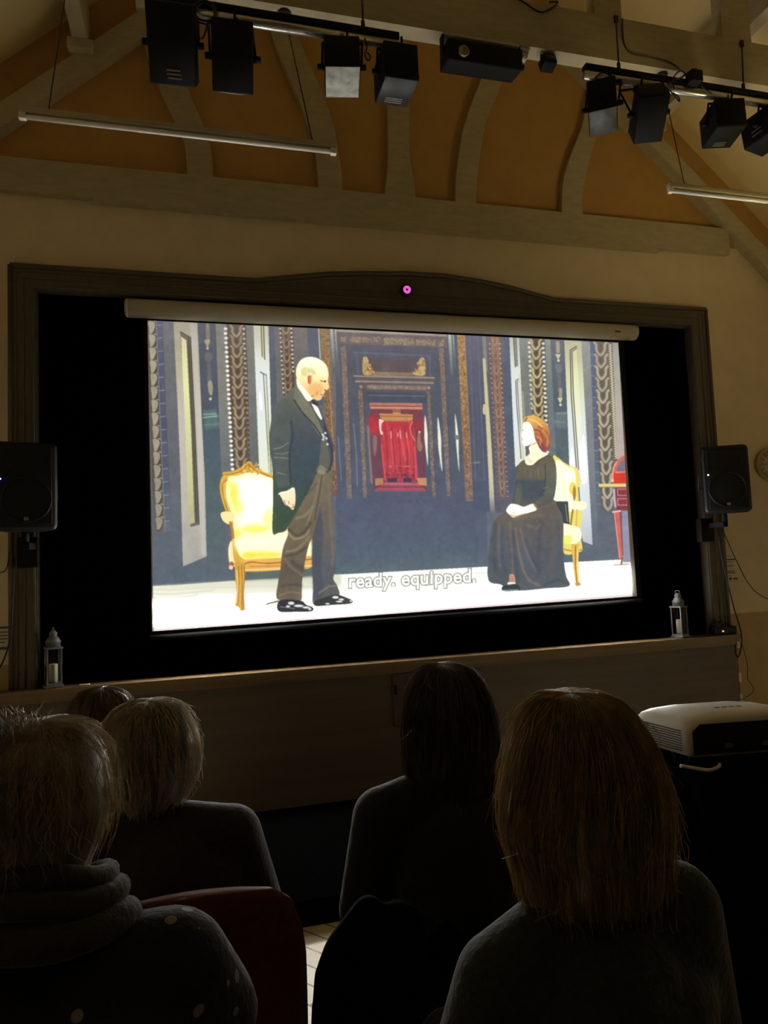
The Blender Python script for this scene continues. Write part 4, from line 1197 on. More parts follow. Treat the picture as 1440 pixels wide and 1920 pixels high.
for i in range(4):
    mb.box((p.x - 0.022 + i * 0.011, p.y - 0.0, p.z - 0.006), (p.x - 0.014 + i * 0.011, p.y + 0.012, p.z + 0.006 - 0.003 * (i % 2)))
o = mb.build('mark', mk, screen, -SO)
o['label'] = 'tiny red maker mark on the case'
# two steel brackets the case hangs from, screwed to the frame head
for x in (cA.x + 0.5, cB.x - 0.5):
    zt = cA.z + (cB.z - cA.z) * (x - cA.x) / (cB.x - cA.x)
    mb = MB(); mb.box((x - 0.02, -0.002, zt + 0.05), (x + 0.02, 0.03, FZ1 + 0.004))
    mb.build('bracket', M['black'], screen, -SO)
def emit_mat(name, c, s):
    m = bpy.data.materials.new(name); m.use_nodes = True
    b = m.node_tree.nodes['Principled BSDF']
    b.inputs['Base Color'].default_value = (*[min(1, v * 0.5) for v in c], 1)
    b.inputs['Emission Color'].default_value = (*c, 1); b.inputs['Emission Strength'].default_value = s
    return m
RX = Matrix.Rotation(math.pi / 2, 4, 'X')
# ---------------------------------------------------------------- things on the stage wall
def led(c, r, col, s, parent, name='led'):
    mb = MB(); mb.ball(c, r, 6)
    return mb.build(name, emit_mat(name + '_glow', col, s), parent)


def speaker(loc, yaw, label, ledcol, side):
    t = thing('loudspeaker', label, 'speaker', loc, (0, 0, yaw), 'loudspeakers either side of the stage')
    w, h, d = 0.33, 0.50, 0.28
    mb = MB()
    bm = bmesh.new()
    bmesh.ops.create_cube(bm, size=1)
    for v in bm.verts:
        k = 0.72 if v.co.y > 0 else 1.0
        v.co = Vector((v.co.x * w * k, v.co.y * d, v.co.z * h * (0.97 if v.co.y > 0 else 1)))
    bmesh.ops.bevel(bm, geom=bm.edges[:], offset=0.035, segments=4, profile=0.5, affect='EDGES')
    bm.verts.index_update()
    mb.add([v.co.copy() for v in bm.verts], [[v.index for v in f.verts] for f in bm.faces], True)
    bm.free()
    mb.build('cabinet', M['plastic'], t)
    f = -d / 2
    mb = MB(); mb.rbox((-w / 2 + .035, f - .006, -h / 2 + .035), (w / 2 - .035, f + .004, h / 2 - .035), .004)
    mb.build('grille', M['grille'], t)
    mb = MB()
    mb.tube([(0.125 * math.cos(a), f - .008, -0.075 + 0.125 * math.sin(a)) for a in np.linspace(0, 2 * math.pi, 41)], 0.006, 6, False)
    mb.build('woofer_ring', M['plastic'], t)
    mb = MB()
    mb.add([(-.11, f - .007, .08), (.11, f - .007, .08), (.11, f - .007, .20), (-.11, f - .007, .20), (-.06, f - .001, .11), (.06, f - .001, .11), (.06, f - .001, .175), (-.06, f - .001, .175)],
           [(0, 1, 5, 4), (1, 2, 6, 5), (2, 3, 7, 6), (3, 0, 4, 7), (4, 5, 6, 7)])
    mb.build('horn', M['grille'], t)
    mb = MB(); mb.rbox((-.012, f - .010, -h / 2 + .052), (.012, f - .004, -h / 2 + .076), .004)
    mb.build('badge', M['steel'], t)
    led((-0.125, f - .008, 0.035), 0.0045, ledcol, 14, t)
    mb = MB(); mb.tube([(w / 2 * .8 * side, .0, -.05), (w / 2 * .8 * side + .03 * side, .02, -.06), (w / 2 * .8 * side + .03 * side, .02, .06), (w / 2 * .8 * side, .0, .05)], .008, 8)
    mb.build('handle', M['plastic'], t)
    # wall bracket: socket under the cabinet, arm and wall plate
    mb = MB(); mb.tube([(0, .02, -h / 2 - .06), (0, .02, -h / 2 + .02)], .02, 12)
    mb.build('pole_socket', M['black'], t)
    return t


sy = -0.27
spR = speaker((3.785, sy, 1.948), -0.50, 'black loudspeaker on the wall to the right of the stage, white light on its front', (0.8, 0.85, 1.0), -1)
spL = speaker((-0.955, sy, 1.948), 0.24, 'black loudspeaker on the wall to the left of the stage, blue light on its front', (0.12, 0.12, 1.0), 1)
for t, s in ((spR, 1), (spL, -1)):
    R = Matrix.Rotation(-t.rotation_euler[2], 4, 'Z')
    mb = MB()
    mb.box((-0.02, -0.0, -0.345), (0.02, 0.225, -0.31))
    mb.build('bracket_arm', M['black'], t, rot=(0, 0, -t.rotation_euler[2]))
    mb = MB(); mb.rbox((-0.085, 0.16, -0.45), (0.03, 0.222, -0.27), .006)
    mb.build('wall_plate', M['black'], t, rot=(0, 0, -t.rotation_euler[2]))

# clock
c = W(1444, 870, -0.03)
clk = thing('wall_clock', 'round pale wall clock right of the loudspeaker, cut by the picture edge', 'clock', (c.x, -0.001, c.z))
RXN = Matrix.Rotation(math.pi / 2, 4, 'X')          # turns Z towards the viewer (-Y)
mb = MB(); mb.lathe([(0.098, 0.0), (0.125, 0.002), (0.130, 0.018), (0.122, 0.034), (0.108, 0.036), (0.103, 0.026), (0.1, 0.02)], 48, RXN)
mb.build('rim', mat('clock_rim', (0.34, 0.27, 0.14), 0.4, var=0.08), clk)
mb = MB(); mb.lathe([(0.104, 0.018), (0.104, 0.022)], 40, RXN)
mb.build('dial', mat('clock_dial', (0.62, 0.54, 0.34), 0.6, var=0.03), clk)
mb = MB()
for k in range(60):
    a = k * math.pi / 30
    l = 0.008 if k % 5 else 0.014
    for s in (0,):
        mb.tube([((0.098) * math.sin(a), -0.0235, 0.098 * math.cos(a)), ((0.098 - l) * math.sin(a), -0.0235, (0.098 - l) * math.cos(a))], 0.0008 if k % 5 else 0.002, 4)
mb.build('minute_marks', M['ink'], clk)
for k in range(12):
    a = (k + 1) * math.pi / 6
    text_mesh('numeral', str(k + 1), 0.027, M['ink'], clk, Matrix.Translation((0.072 * math.sin(a), -0.0235, 0.072 * math.cos(a) - 0.009)) @ RXN)
mb = MB(); mb.tube([(0.012, -0.027, 0.001), (-0.078, -0.027, -0.004)], [0.003, 0.0015], 6); mb.build('minute_hand', M['ink'], clk)
mb = MB(); mb.tube([(-0.006, -0.029, 0.008), (0.034, -0.029, -0.044)], [0.004, 0.002], 6); mb.build('hour_hand', M['ink'], clk)

# notices
def notice(name, label, px0, w, h, rows):
    p = W(*px0, 0)
    t = thing(name, label, 'notice', (p.x, -0.001, p.z))
    mb = MB(); mb.box((0, -0.001, -h), (w, 0.0, 0)); mb.build('sheet', M['paper'], t)
    mb = MB()
    for (x0, x1, z, th) in rows:
        mb.box((x0 * w, -0.0016, -z * h - th * h), (x1 * w, -0.0009, -z * h))
    mb.build('print', M['ink'], t)
    return t
notice('paper_notice', 'small printed paper notice on the wall below the right loudspeaker', (1357, 1037), 0.125, 0.235,
       [(0.1, .55, .10, .015), (.1, .8, .20, .045), (.1, .62, .29, .02), (.1, .7, .40, .018), (.1, .6, .45, .018), (.1, .7, .60, .03), (.1, .75, .66, .03), (.1, .38, .76, .02), (.24, .44, .82, .09), (.55, .9, .84, .06), (.1, .9, .95, .01)])
notice('paper_notice', 'printed paper notice at the left edge of the picture beside the stage frame', (-22, 1170), 0.13, 0.2,
       [(.1, .9, .1, .06), (.1, .9, .25, .03), (.1, .8, .35, .03), (.1, .9, .45, .03), (.1, .7, .55, .03), (.1, .85, .7, .08)])

# webcam on the frame head
c = W(761, 546, -0.05)
cam = thing('webcam', 'round black camera with a glowing pink ring on the frame above the screen', 'camera', (c.x, -0.047, c.z))
mb = MB(); mb.lathe([(0.036, 0.0), (0.046, 0.006), (0.046, 0.024), (0.040, 0.03), (0.03, 0.031)], 32, RXN); mb.build('body', M['plastic'], cam)
mb = MB(); mb.tube([(0.0185 * math.cos(a), -0.033, 0.0185 * math.sin(a)) for a in np.linspace(0, 2 * math.pi, 33)], 0.0095, 8, False)
mb.build('ring_light', emit_mat('pink_glow', (0.80, 0.11, 0.62), 1.0), cam)
mb = MB(); mb.ball((0, -0.034, 0), (0.007, 0.004, 0.007), 8); mb.build('lens', M['plastic'], cam)

# lanterns with candles on the ledge
def candle_lantern(x, y, label, tilt):
    t = thing('candle_lantern', label, 'lantern', (x, y, LEDGE_Z + 0.001), (0, 0, 0.35), 'candle lanterns on the stage ledge')
    a = 0.038
    mb = MB(); mb.rbox((-.05, -.05, 0), (.05, .05, .016), .004); mb.rbox((-.044, -.044, .016), (.044, .044, .026), .003); mb.build('base', M['zinc'], t)
    for sx in (-1, 1):
        for sy_ in (-1, 1):
            mb = MB(); mb.box((sx * a - .004, sy_ * a - .004, .026), (sx * a + .004, sy_ * a + .004, .225)); mb.build('post', M['zinc'], t)
    mb = MB(); mb.rbox((-.048, -.048, .225), (.048, .048, .236), .003)
    mb.lathe([(.042, .236), (.040, .262), (.046, .264), (.026, .296), (.022, .298), (.022, .312), (.026, .314), (.014, .330), (.010, .334)], 20)
    mb.build('roof', M['zinc'], t)
    mb = MB(); mb.tube([(0, .02 * math.cos(q), .340 + .012 * math.sin(q)) for q in np.linspace(0, 2 * math.pi, 17)], .003, 6, False); mb.build('ring_handle', M['zinc'], t)
    for k in range(4):
        mb = MB(); mb.box((-.034, -a - .001, .03), (.034, -a + .001, .222), Matrix.Rotation(k * math.pi / 2, 4, 'Z')); mb.build('pane', M['glass'], t)
    mb = MB(); mb.lathe([(.024, .0), (.025, .02), (.025, .105), (.020, .109)], 20, Matrix.Translation((0, 0, .027)) @ Matrix.Rotation(tilt, 4, 'X')); mb.build('candle', M['wax'], t)
    return t
p = W(1276, 1190, -0.05)
candle_lantern(p.x, -0.048, 'grey tin candle lantern at the right end of the stage ledge', 0.0)
p = W(100, 1283, -0.05)
candle_lantern(p.x, -0.048, 'grey tin candle lantern at the left end of the stage ledge', 0.0)

# black box with a red light beside the frame, scrap on the ledge
p = W(1356, 1188, -0.07)
dv = thing('power_unit', 'small black lumpy box with a red light at the right end of the ledge', 'box', (p.x, -0.062, LEDGE_Z + .0005))
mb = MB(); mb.rbox((-.095, -.045, 0), (.10, .045, .062), .012); mb.rbox((-.085, -.04, .05), (.0, .035, .10), .03); mb.build('body', M['plastic'], dv)
led((-.032, -.047, .03), .006, (1.0, .25, .2), 3.0, dv)
p = W(158, 1284, -0.1)
mb = MB(); mb.rbox((-.03, -.014, 0), (.03, .014, .01), .004)
tag(mb.build('paper_scrap', M['paper'], None, (p.x, -0.09, LEDGE_Z + .0005)), 'white scrap of paper lying on the left part of the stage ledge', 'scrap')

# socket and hatch on the stage front
p = W(42, 1354, -0.085)
sk = thing('wall_socket', 'double power socket on the stage front, behind the short-haired person at the left', 'socket', (p.x, -0.081, p.z))
mb = MB(); mb.rbox((-.075, -.012, -.043), (.075, 0, .043), .005); mb.build('plate', mat('socket_plate', (.16, .12, .07), .4), sk)
for s in (-1, 1):
    mb = MB(); mb.rbox((s * .04 - .012, -.016, .012), (s * .04 + .012, -.01, .032), .002); mb.build('switch', mat('socket_switch', (.1, .08, .05), .4), sk)
p0, p1 = W(735, 1264, -0.085), W(775, 1330, -0.085)
ht = thing('stage_hatch', 'dark access hatch with a catch in the stage front, behind the long-haired person', 'hatch', (p0.x, -0.081, p0.z))
mb = MB(); mb.rbox((0, -.012, p1.z - p0.z - .1), (0.62, 0, 0), .004); mb.build('panel', mat('hatch_paint', (.07, .055, .04), .7, var=.2), ht)
mb = MB(); mb.rbox((.006, -.03, -.13), (.024, -.012, -.07), .004); mb.build('catch', M['black'], ht)

# cables
def cable(name, pts, r, label, m='cable', cat='cable', group=None):
    mb = MB(); mb.tube(smooth_line(pts, 6), r, 7)
    return tag(mb.build(name, M[m]), label, cat, group)
Q = lambda y, *pts: [W(a, b, y) for a, b in pts]
cable('speaker_cable', Q(-.12, (1348, 985), (1349, 1020), (1357, 1062), (1366, 1100)) + Q(-.135, (1376, 1140), (1388, 1180), (1391, 1200), (1388, 1222), (1383, 1232), (1379, 1222), (1379, 1208)), .0055,
      'thick black cable falling from the right loudspeaker past the stage corner')
cable('speaker_cable', Q(-.12, (1352, 985), (1362, 1010), (1385, 1060), (1402, 1092), (1420, 1112), (1445, 1124), (1475, 1122)), .0035,
      'thin black cable swinging right from under the right loudspeaker')
cable('mains_cable', Q(-.1, (1391, 1205), (1396, 1224), (1402, 1250), (1402, 1272), (1412, 1288), (1411, 1298), (1398, 1308), (1388, 1312)), .003,
      'thin brown flex looping down the dado behind the projector', 'ink')
cable('speaker_cable', Q(-.10, (27, 1045), (24, 1120), (20, 1190), (8, 1235), (-12, 1270)), .005, 'black cable running down the left side of the stage frame')
cable('speaker_cable', Q(-.06, (17, 1035), (14, 1060), (6, 1072), (-14, 1074)), .003, 'thin black cable curling under the left loudspeaker')
tr = thing('cable_conduit', 'narrow upright conduit with three white joints at the right corner of the stage', 'conduit', tuple(W(1384, 1260, -.02)))
to = Vector(tr.location)
mb = MB(); mb.tube([W(1381, 1198, -.02) - to, W(1389, 1330, -.02) - to], .006, 8); mb.build('pipe', M['dado'], tr)
for a, b in ((1202, 1215), (1262, 1279), (1300, 1318)):
    mb = MB(); q0, q1 = W(1381 + (a - 1198) * .06, a, -.022) - to, W(1381 + (b - 1198) * .06, b, -.022) - to
    mb.rbox((q0.x - .012, q0.y - .014, q1.z), (q0.x + .014, q0.y + .012, q0.z), .003); mb.build('joint', M['white'], tr)

# ---------------------------------------------------------------- overhead lighting
BARY = -1.45
zb = W(700, 78, BARY).z
def bar(x0, x1, label):
    t = thing('lighting_bar', label, 'bar', (x0, BARY, zb), group='lighting bars under the collar beam')
    mb = MB(); mb.tube([(0, 0, 0), (x1 - x0, 0, 0)], .024, 14); mb.build('pipe', M['steel'], t)
    mb = MB(); mb.rbox((0.0, -.022, .024), (x1 - x0, .022, .058), .006); mb.build('socket_rail', M['black'], t)
    return t
bx = [W(255, 8, BARY).x, W(748, 88, BARY).x, W(1096, 146, BARY).x, W(1440, 196, BARY).x + 0.5]
bar(bx[0], bx[1], 'steel lighting bar carrying the four lanterns on the left')
bar(bx[2], bx[3], 'steel lighting bar carrying the four lanterns on the right')
def wire(x, label, top):
    tx, tz = top
    mb = MB(); mb.tube([(tx, -1.306, tz), (x, BARY, zb + .055)], .005, 6)
    mb.box((tx - .01, -1.312, tz - .02), (tx + .01, -1.3005, tz + .02)); mb.tube([(x, BARY, zb + .05), (x, BARY, zb + .10)], .010, 8)
    tag(mb.build('suspension_wire', M['cable']), label, 'wire', 'droppers holding the lighting bars')
wire(W(681, 60, BARY).x, 'dark dropper wire near the right end of the left lighting bar', (W(679, 0, -1.306).x, 4.45))
wire(bx[0] + 0.1, 'dark dropper wire near the left end of the left lighting bar', (bx[0] + 0.1, 4.45))
wire(W(1161, 140, BARY).x, 'dark dropper wire above the leftmost lantern of the right bar', tuple(W(1155, 36, -1.306))[::2])
wire(W(1395, 180, BARY).x, 'dark dropper wire above the two rightmost lanterns', tuple(W(1391, 82, -1.306))[::2])

def stage_lantern(cpx, dims, yaw, pitch, label, plate, vents=(), y=-1.42, roll=0.0):
    c = W(*cpx, y)
    t = thing('stage_lantern', label, 'stage light', tuple(c), group='lanterns on the lighting bars')
    w, l, h = dims
    R = Matrix.Rotation(yaw, 4, 'Z') @ Matrix.Rotation(-pitch, 4, 'X') @ Matrix.Rotation(roll, 4, 'Y')
    mb = MB(); mb.rbox((-w / 2, -l / 2, -h / 2), (w / 2, l / 2, h / 2), .006, 2, R); mb.build('housing', M['black'], t)
    mb = MB(); mb.rbox((-w / 2 + .004, -l / 2 + .004, -h / 2 - .002), (w / 2 - .004, l / 2 - .004, -h / 2 + .002), .001, 1, R); mb.build('under_plate', plate, t)
    mb = MB(); mb.lathe([(min(w, h) * .40, 0), (min(w, h) * .42, .002), (min(w, h) * .36, .003), (min(w, h) * .2, .004), (0.001, .0045)], 20, R @ Matrix.Translation((0, l / 2 - .001, 0)) @ Matrix.Rotation(-math.pi / 2, 4, 'X')); mb.build('lens', M['glass'] if False else M['tubeglass'], t)
    if vents:
        mb = MB()
        for face, u0, u1, v in vents:
            if face == 'under':
                mb.box((u0 * w, v * l - .004, -h / 2 - .004), (u1 * w, v * l + .002, -h / 2 - .001), R)
            elif face == 'left':
                mb.box((-w / 2 - .003, u0 * l, v * h - .003), (-w / 2, u1 * l, v * h + .003), R)
        mb.build('vent_slots', M['steel'], t)
    # yoke: side arms to a cross strap, hook clamp over the bar, pivot knobs
    top = Vector((c.x, BARY, zb)) - c
    X = R @ Vector((1, 0, 0)); X.z = 0; X.normalize()
    ys = top - Vector((0, 0, .035))
    for s in (-1, 1):
        a = X * s * (w / 2 + .011)
        mb = MB(); mb.tube([a, a * 1.0 + Vector((ys.x, ys.y, ys.z)) * 0.5 + Vector((0, 0, 0)), a + ys], .006, 6); mb.build('yoke_arm', M['black'], t)
        mb = MB(); mb.tube([X * s * (w / 2), X * s * (w / 2 + .034)], [.016, .013], 10); mb.build('knob', M['black'], t)
    mb = MB(); mb.tube([X * -(w / 2 + .014) + ys, X * (w / 2 + .014) + ys], .007, 6); mb.build('yoke_strap', M['black'], t)
    mb = MB(); mb.tube([top + Vector((.018, 0, -.04)), top + Vector((.018, -.03, -.028)), top + Vector((.018, -.038, .0)), top + Vector((.018, -.034, .02))], .006, 6); mb.tube([ys + Vector((0, 0, -.012)), ys + Vector((0, 0, .006))], .014, 8); mb.build('hook_clamp', M['black'], t)
    return t
plate_dark = mat('dark_grey_tin', (.013, .013, .012), .5, var=.25, scale=25)
plate_pale = mat('lit_scuffed_tin', (.40, .41, .37), .6, var=.35, scale=22)  # scuffed tin, paled further: screen light on the underside is painted in
plate_green = mat('scuffed_grey_tin', (.055, .058, .05), .5, var=.5, scale=26)
V3 = [('under', -.12, .18, .31), ('under', -.12, .2, .36), ('under', -.1, .2, .41)]
stage_lantern((325, 82), (.195, .30, .19), -.04, .85, 'black stage lantern at the far left of the left bar, pale slots near its foot', M['black'], V3, roll=0.06, y=-1.58)
stage_lantern((437, 108), (.178, .275, .18), -.04, .95, 'plain black stage lantern second from the left, side knobs showing', M['black'], (), roll=0.05, y=-1.58)
stage_lantern((641, 126), (.172, .20, .17), -.18, .10, 'black stage lantern with a scuffed underside coloured pale as screen-lit', plate_pale)
stage_lantern((742, 140), (.175, .21, .185), .0, .0, 'black stage lantern right of the pale-bottomed one, dark grey slotted underside', plate_dark, [('under', -.25, .25, .22), ('under', -.25, .25, .29), ('under', -.25, .25, .36)])
stage_lantern((1129, 200), (.150, .20, .19), -.58, .12, 'black stage lantern with a mottled grey underside, first on the right bar', plate_green)
stage_lantern((1216, 213), (.150, .24, .16), -.36, .62, 'tall black stage lantern second on the right bar, its left side showing', M['black'], y=-1.545)
stage_lantern((1355, 232), (.17, .20, .17), -.26, .05, 'turned black stage lantern third on the right bar, three pale slots', M['black'], [('under', -.2, .2, .22), ('under', -.2, .2, .29), ('under', -.2, .2, .36)])
stage_lantern((1438, 243), (.17, .21, .17), .22, .1, 'turned black stage lantern cut by the right picture edge', M['black'], [('left', -.1, .2, -.1), ('left', -.1, .2, -.25)])

# long black effects unit and little floodlight fixed under the collar beam
c = W(900, 108, -1.27)
t = thing('effects_light', 'long black light unit with a round lens bolted under the collar beam', 'stage light', tuple(c))
x0, x1 = W(832, 100, -1.27).x - c.x, W(970, 115, -1.27).x - c.x
mb = MB(); mb.rbox((x0, -.07, -.075), (x1, .07, .04), .012, 2, Matrix.Rotation(.15, 4, 'X')); mb.build('housing', M['black'], t)
zt = 4.266 - c.z
mb = MB(); mb.rbox((x0, -.035, zt - .014), (x1, .03, zt), .003); mb.build('mounting_strip', M['case'], t)
for x in (x0 + .04, x1 - .06):
    mb = MB(); mb.tube([(x, -.0, zt - .014), (x, -.0, zt - .022)], .012, 10); mb.build('bolt', M['white'], t)
for x in (x0 - .008, x1 + .008):
    mb = MB(); mb.box((x - .005, -.02, -.02), (x + .005, .02, zt - .001)); mb.build('yoke_arm', M['black'], t)
mb = MB(); mb.lathe([(.03, 0), (.03, .012), (.024, .014), (.02, .006), (.001, .004)], 24, Matrix.Translation((x0 + .085, -.068, -.038)) @ RXN); mb.build('lens', mat('brassy_lens', (.35, .28, .14), .25, metal=.5), t)
mb = MB(); mb.tube([(x1 + .01, 0, -.02), (x1 + .035, 0, -.02)], .016, 10); mb.build('knob', M['black'], t)
c = W(981, 92, -1.27)
t = thing('beam_bracket', 'small white bracket under the collar beam right of the long light unit', 'bracket', (c.x, -1.26, 4.2665))
mb = MB(); mb.rbox((-.03, -.03, -.012), (.03, .03, 0), .004); mb.build('plate', M['white'], t)
mb = MB(); mb.lathe([(.016, -.012), (.024, -.03), (.022, -.05), (.008, -.058)], 16); mb.build('cup', M['white'], t)
mb = MB(); mb.box((.028, -.02, -.05), (.032, .02, -.008), Matrix.Rotation(.3, 4, 'Y')); mb.build('flap', M['white'], t)
c = W(1027, 116, -1.27)
t = thing('floodlight', 'tiny black floodlight hanging under the collar beam, right of the white bracket', 'stage light', tuple(c))
mb = MB(); mb.rbox((-.038, -.03, -.038), (.04, .04, .03), .006, 2, Matrix.Rotation(-.3, 4, 'X')); mb.build('housing', M['black'], t)
mb = MB(); mb.rbox((-.026, -.034, -.024), (.028, -.028, .012), .002, 1, Matrix.Rotation(-.3, 4, 'X')); mb.build('glass', plate_dark, t)
zt = 4.2665 - c.z
mb = MB(); mb.tube([(-.042, 0, -.005), (-.042, 0, zt - .012), (.044, 0, zt - .012), (.044, 0, -.005)], .005, 6); mb.tube([(0, 0, zt - .012), (0, 0, zt - .0005)], .012, 8); mb.build('yoke', M['black'], t)

# cables tangled round the bars
YB = BARY - .034
cable('coiled_cable', Q(YB, (362, 22), (368, 8), (382, 2), (398, 8), (404, 24), (396, 38), (378, 38), (366, 28), (370, 12), (386, 6), (400, 16), (402, 34), (390, 46), (372, 42), (362, 30)), .006, 'coil of black cable wound round the left bar between the first two lanterns')
cable('lantern_cable', Q(YB, (396, 40), (388, 50), (383, 66), (378, 72), (362, 72)), .005, 'short black cable from the coil to the far left lantern')
cable('lantern_cable', Q(YB, (684, 72), (688, 88), (684, 102), (690, 114), (694, 106), (688, 98)), .004, 'short black cable dangling between the two middle lanterns')
cable('lantern_cable', Q(YB, (1116, 146), (1128, 136), (1142, 140), (1152, 148), (1136, 152)), .005, 'black cable humped over the start of the right bar')
cable('lantern_cable', Q(YB, (1250, 160), (1264, 150), (1276, 146), (1290, 136), (1304, 130), (1312, 140), (1310, 152), (1320, 166), (1334, 176)), .005, 'black cable looping over the small box on the right bar')
cable('lantern_cable', Q(YB, (1264, 168), (1262, 150), (1268, 138), (1278, 133), (1286, 140)), .004, 'thin black cable loop left of the small box on the right bar')
cable('lantern_cable', Q(YB, (1246, 162), (1258, 172), (1268, 184), (1274, 190), (1272, 182), (1262, 174)), .004, 'thin black cable tail hanging under the right bar')
cable('beam_cable', [W(a, b, -1.304) for a, b in ((1167, 35), (1170, 80), (1185, 100), (1220, 107), (1255, 116), (1275, 130))], .004, 'brown cable trailing down the face of the collar beam', 'ink')
cable('beam_cable', [W(a, b, -1.31) for a, b in ((960, -8), (985, 6), (1010, 22), (1030, 18), (1046, 4), (1030, 4))], .005, 'black cable loop hanging over the collar beam at the top of the picture')
c = W(1289, 158, BARY)
mb = MB(); mb.rbox((-.035, -.03, -.035), (.035, .03, .03), .004)
tag(mb.build('junction_box', M['black'], None, (c.x, BARY - .055, c.z)), 'small black junction box on the right lighting bar', 'box')

# hanging fluorescent battens
def batten(x0, label, cords):
    Y0, z = -1.40, 3.475
    t = thing('fluorescent_light', label, 'light fitting', (x0, Y0, z), group='hanging strip lights')
    L = 1.415
    mb = MB(); mb.rbox((0, -.018, 0), (L, .018, .026), .004); mb.build('channel', M['timber'], t)
    mb = MB(); mb.tube([(.03, 0, -.014), (L - .03, 0, -.014)], .0115, 14); mb.build('tube', M['tubeglass'], t)
    for x in (0.0, L - .03):
        mb = MB(); mb.rbox((x, -.014, -.028), (x + .03, .014, .002), .004); mb.build('lamp_holder', M['white'], t)
    for a, b in cords:
        mb = MB(); mb.tube([Vector((a, 0, .026)), Vector(b) - Vector(t.location)], .003, 6)
        if b[2] < 4.4:
            mb.lathe([(.035, -.008), (.035, 0), (.01, .0)], 20, Matrix.Translation(Vector(b) - Vector(t.location)))
        mb.build('cord', M['cable'], t)
    return t
xl = W(35, 210, -1.4).x
p = W(533, 14, -1.25)
batten(xl, 'unlit white strip light hanging at the upper left below the lighting bar', [(.12, (xl + .18, -1.25, 4.267)), (1.30, (p.x, -1.25, 4.267))])
xr = W(1253, 358, -1.4).x
batten(xr, 'unlit white strip light at the right edge, below the right-hand lanterns', [(.11, (xr + .13, -1.25, 4.267)), (1.30, (CX + 2.58, -1.25, 4.267))])
# ---------------------------------------------------------------- seating and a low slab
def ground(x, y, z):
    d = ray(x, y)
    return Vector(CAM + (z - CAM[2]) / d[2] * d)
pf, pb = ground(600, 1735, FL), ground(500, 1519, FL + .11)
mb = MB(); mb.rbox((0.10, pf.y, FL), (1.75, pb.y, FL + .11), .012)  # stand-in for an unread dark area before the stage
tag(mb.build('low_slab', M['matblack']), 'low black platform standing in for an unread dark shape before the stage', 'slab')


def make_chair(label, m, loc, yaw=0.0, group='stacking chairs of the audience', backtop=0.80, w=0.46, backfoot=.52):
    t = thing('stacking_chair', label, 'chair', loc, (0, 0, yaw), group)
    mb = MB(); mb.rbox((-w / 2, -.24, .405), (w / 2, .22, .445), .018); mb.build('seat', m, t)
    mb = MB()
    vs, fs = [], []
    n, k = 16, 10
    for i in range(n + 1):
        for j in range(k + 1):
            u = -1 + 2 * i / n; v = j / k
            z = backfoot + v * (backtop - backfoot)
            hw = w / 2 * (1 if v < .6 else (1 - ((v - .6) / .4) ** 3 * .28))
            vs.append((u * hw, -.275 - .05 * v + .03 * u * u, z - (.03 * u * u if v > .9 else 0)))
    for i in range(n):
        for j in range(k):
            fs.append((i * (k + 1) + j, (i + 1) * (k + 1) + j, (i + 1) * (k + 1) + j + 1, i * (k + 1) + j + 1))
    mb.add(vs, fs, True)
    o = mb.build('backrest', m, t)
    sm = o.modifiers.new('pad', 'SOLIDIFY'); sm.thickness = .03; sm.offset = 1
    for s in (-1, 1):
        x = s * (w / 2 - .015)
        mb = MB(); mb.tube([(x, .21, .40), (x * 1.03, .25, .0)], .011, 8); mb.build('leg', M['black'], t)
        mb = MB(); mb.tube([(x, -.295, .60), (x, -.24, .41), (x * 1.03, -.29, .0)], .011, 8); mb.build('leg', M['black'], t)
    mb = MB(); mb.tube([(-w / 2 + .015, -.18, .398), (-w / 2 + .015, .2, .398), (w / 2 - .015, .2, .398), (w / 2 - .015, -.18, .398), (-w / 2 + .015, -.18, .398)], .009, 8); mb.build('seat_frame', M['black'], t)
    return t


# ---------------------------------------------------------------- people
def grown(mb, name, m, parent, voxel=0.008, smooth=6, mats=None):
    """fuse overlapping limbs into one continuous skin"""
    me = mb.mesh(name)
    o = bpy.data.objects.new(name, me)
    COL.objects.link(o)
    r = o.modifiers.new('fuse', 'REMESH'); r.mode = 'VOXEL'; r.voxel_size = voxel; r.use_smooth_shade = True
    s = o.modifiers.new('relax', 'SMOOTH'); s.iterations = smooth; s.factor = 0.5
    dg = bpy.context.evaluated_depsgraph_get()
    new = bpy.data.meshes.new_from_object(o.evaluated_get(dg))
    o.modifiers.clear()
    o.data = new
    new.name = name
    new.materials.clear(); new.materials.append(m)
    for p in new.polygons:
        p.use_smooth = True
    bpy.data.meshes.remove(me)
    o.parent = parent
    return o


def hair_mat(name, col, rough=0.42, transl=0.12):
    return mat(name, col, rough, var=0.45, scale=60, spec=0.4, sheen=1.0, transl=transl, stretch=(1, 1, 0.08))


def strand_of(m):
    """thin loose strands, translucent and coloured brighter to imitate rim light"""
    c = m.copy(); c.name = m.name + '_strands'
    for n in c.node_tree.nodes:
        if n.type == 'MIX_SHADER':
            n.inputs[0].default_value = 0.6
        if n.type == 'BSDF_PRINCIPLED':
            n.inputs['Specular IOR Level'].default_value = 1.0
            n.inputs['Roughness'].default_value = 0.35
        if n.type == 'VALTORGB':
            for el in n.color_ramp.elements:
                el.color = [min(v * 2.8, 0.85) for v in el.color[:3]] + [1]  # strand colour raised to carry the rim light
    return c


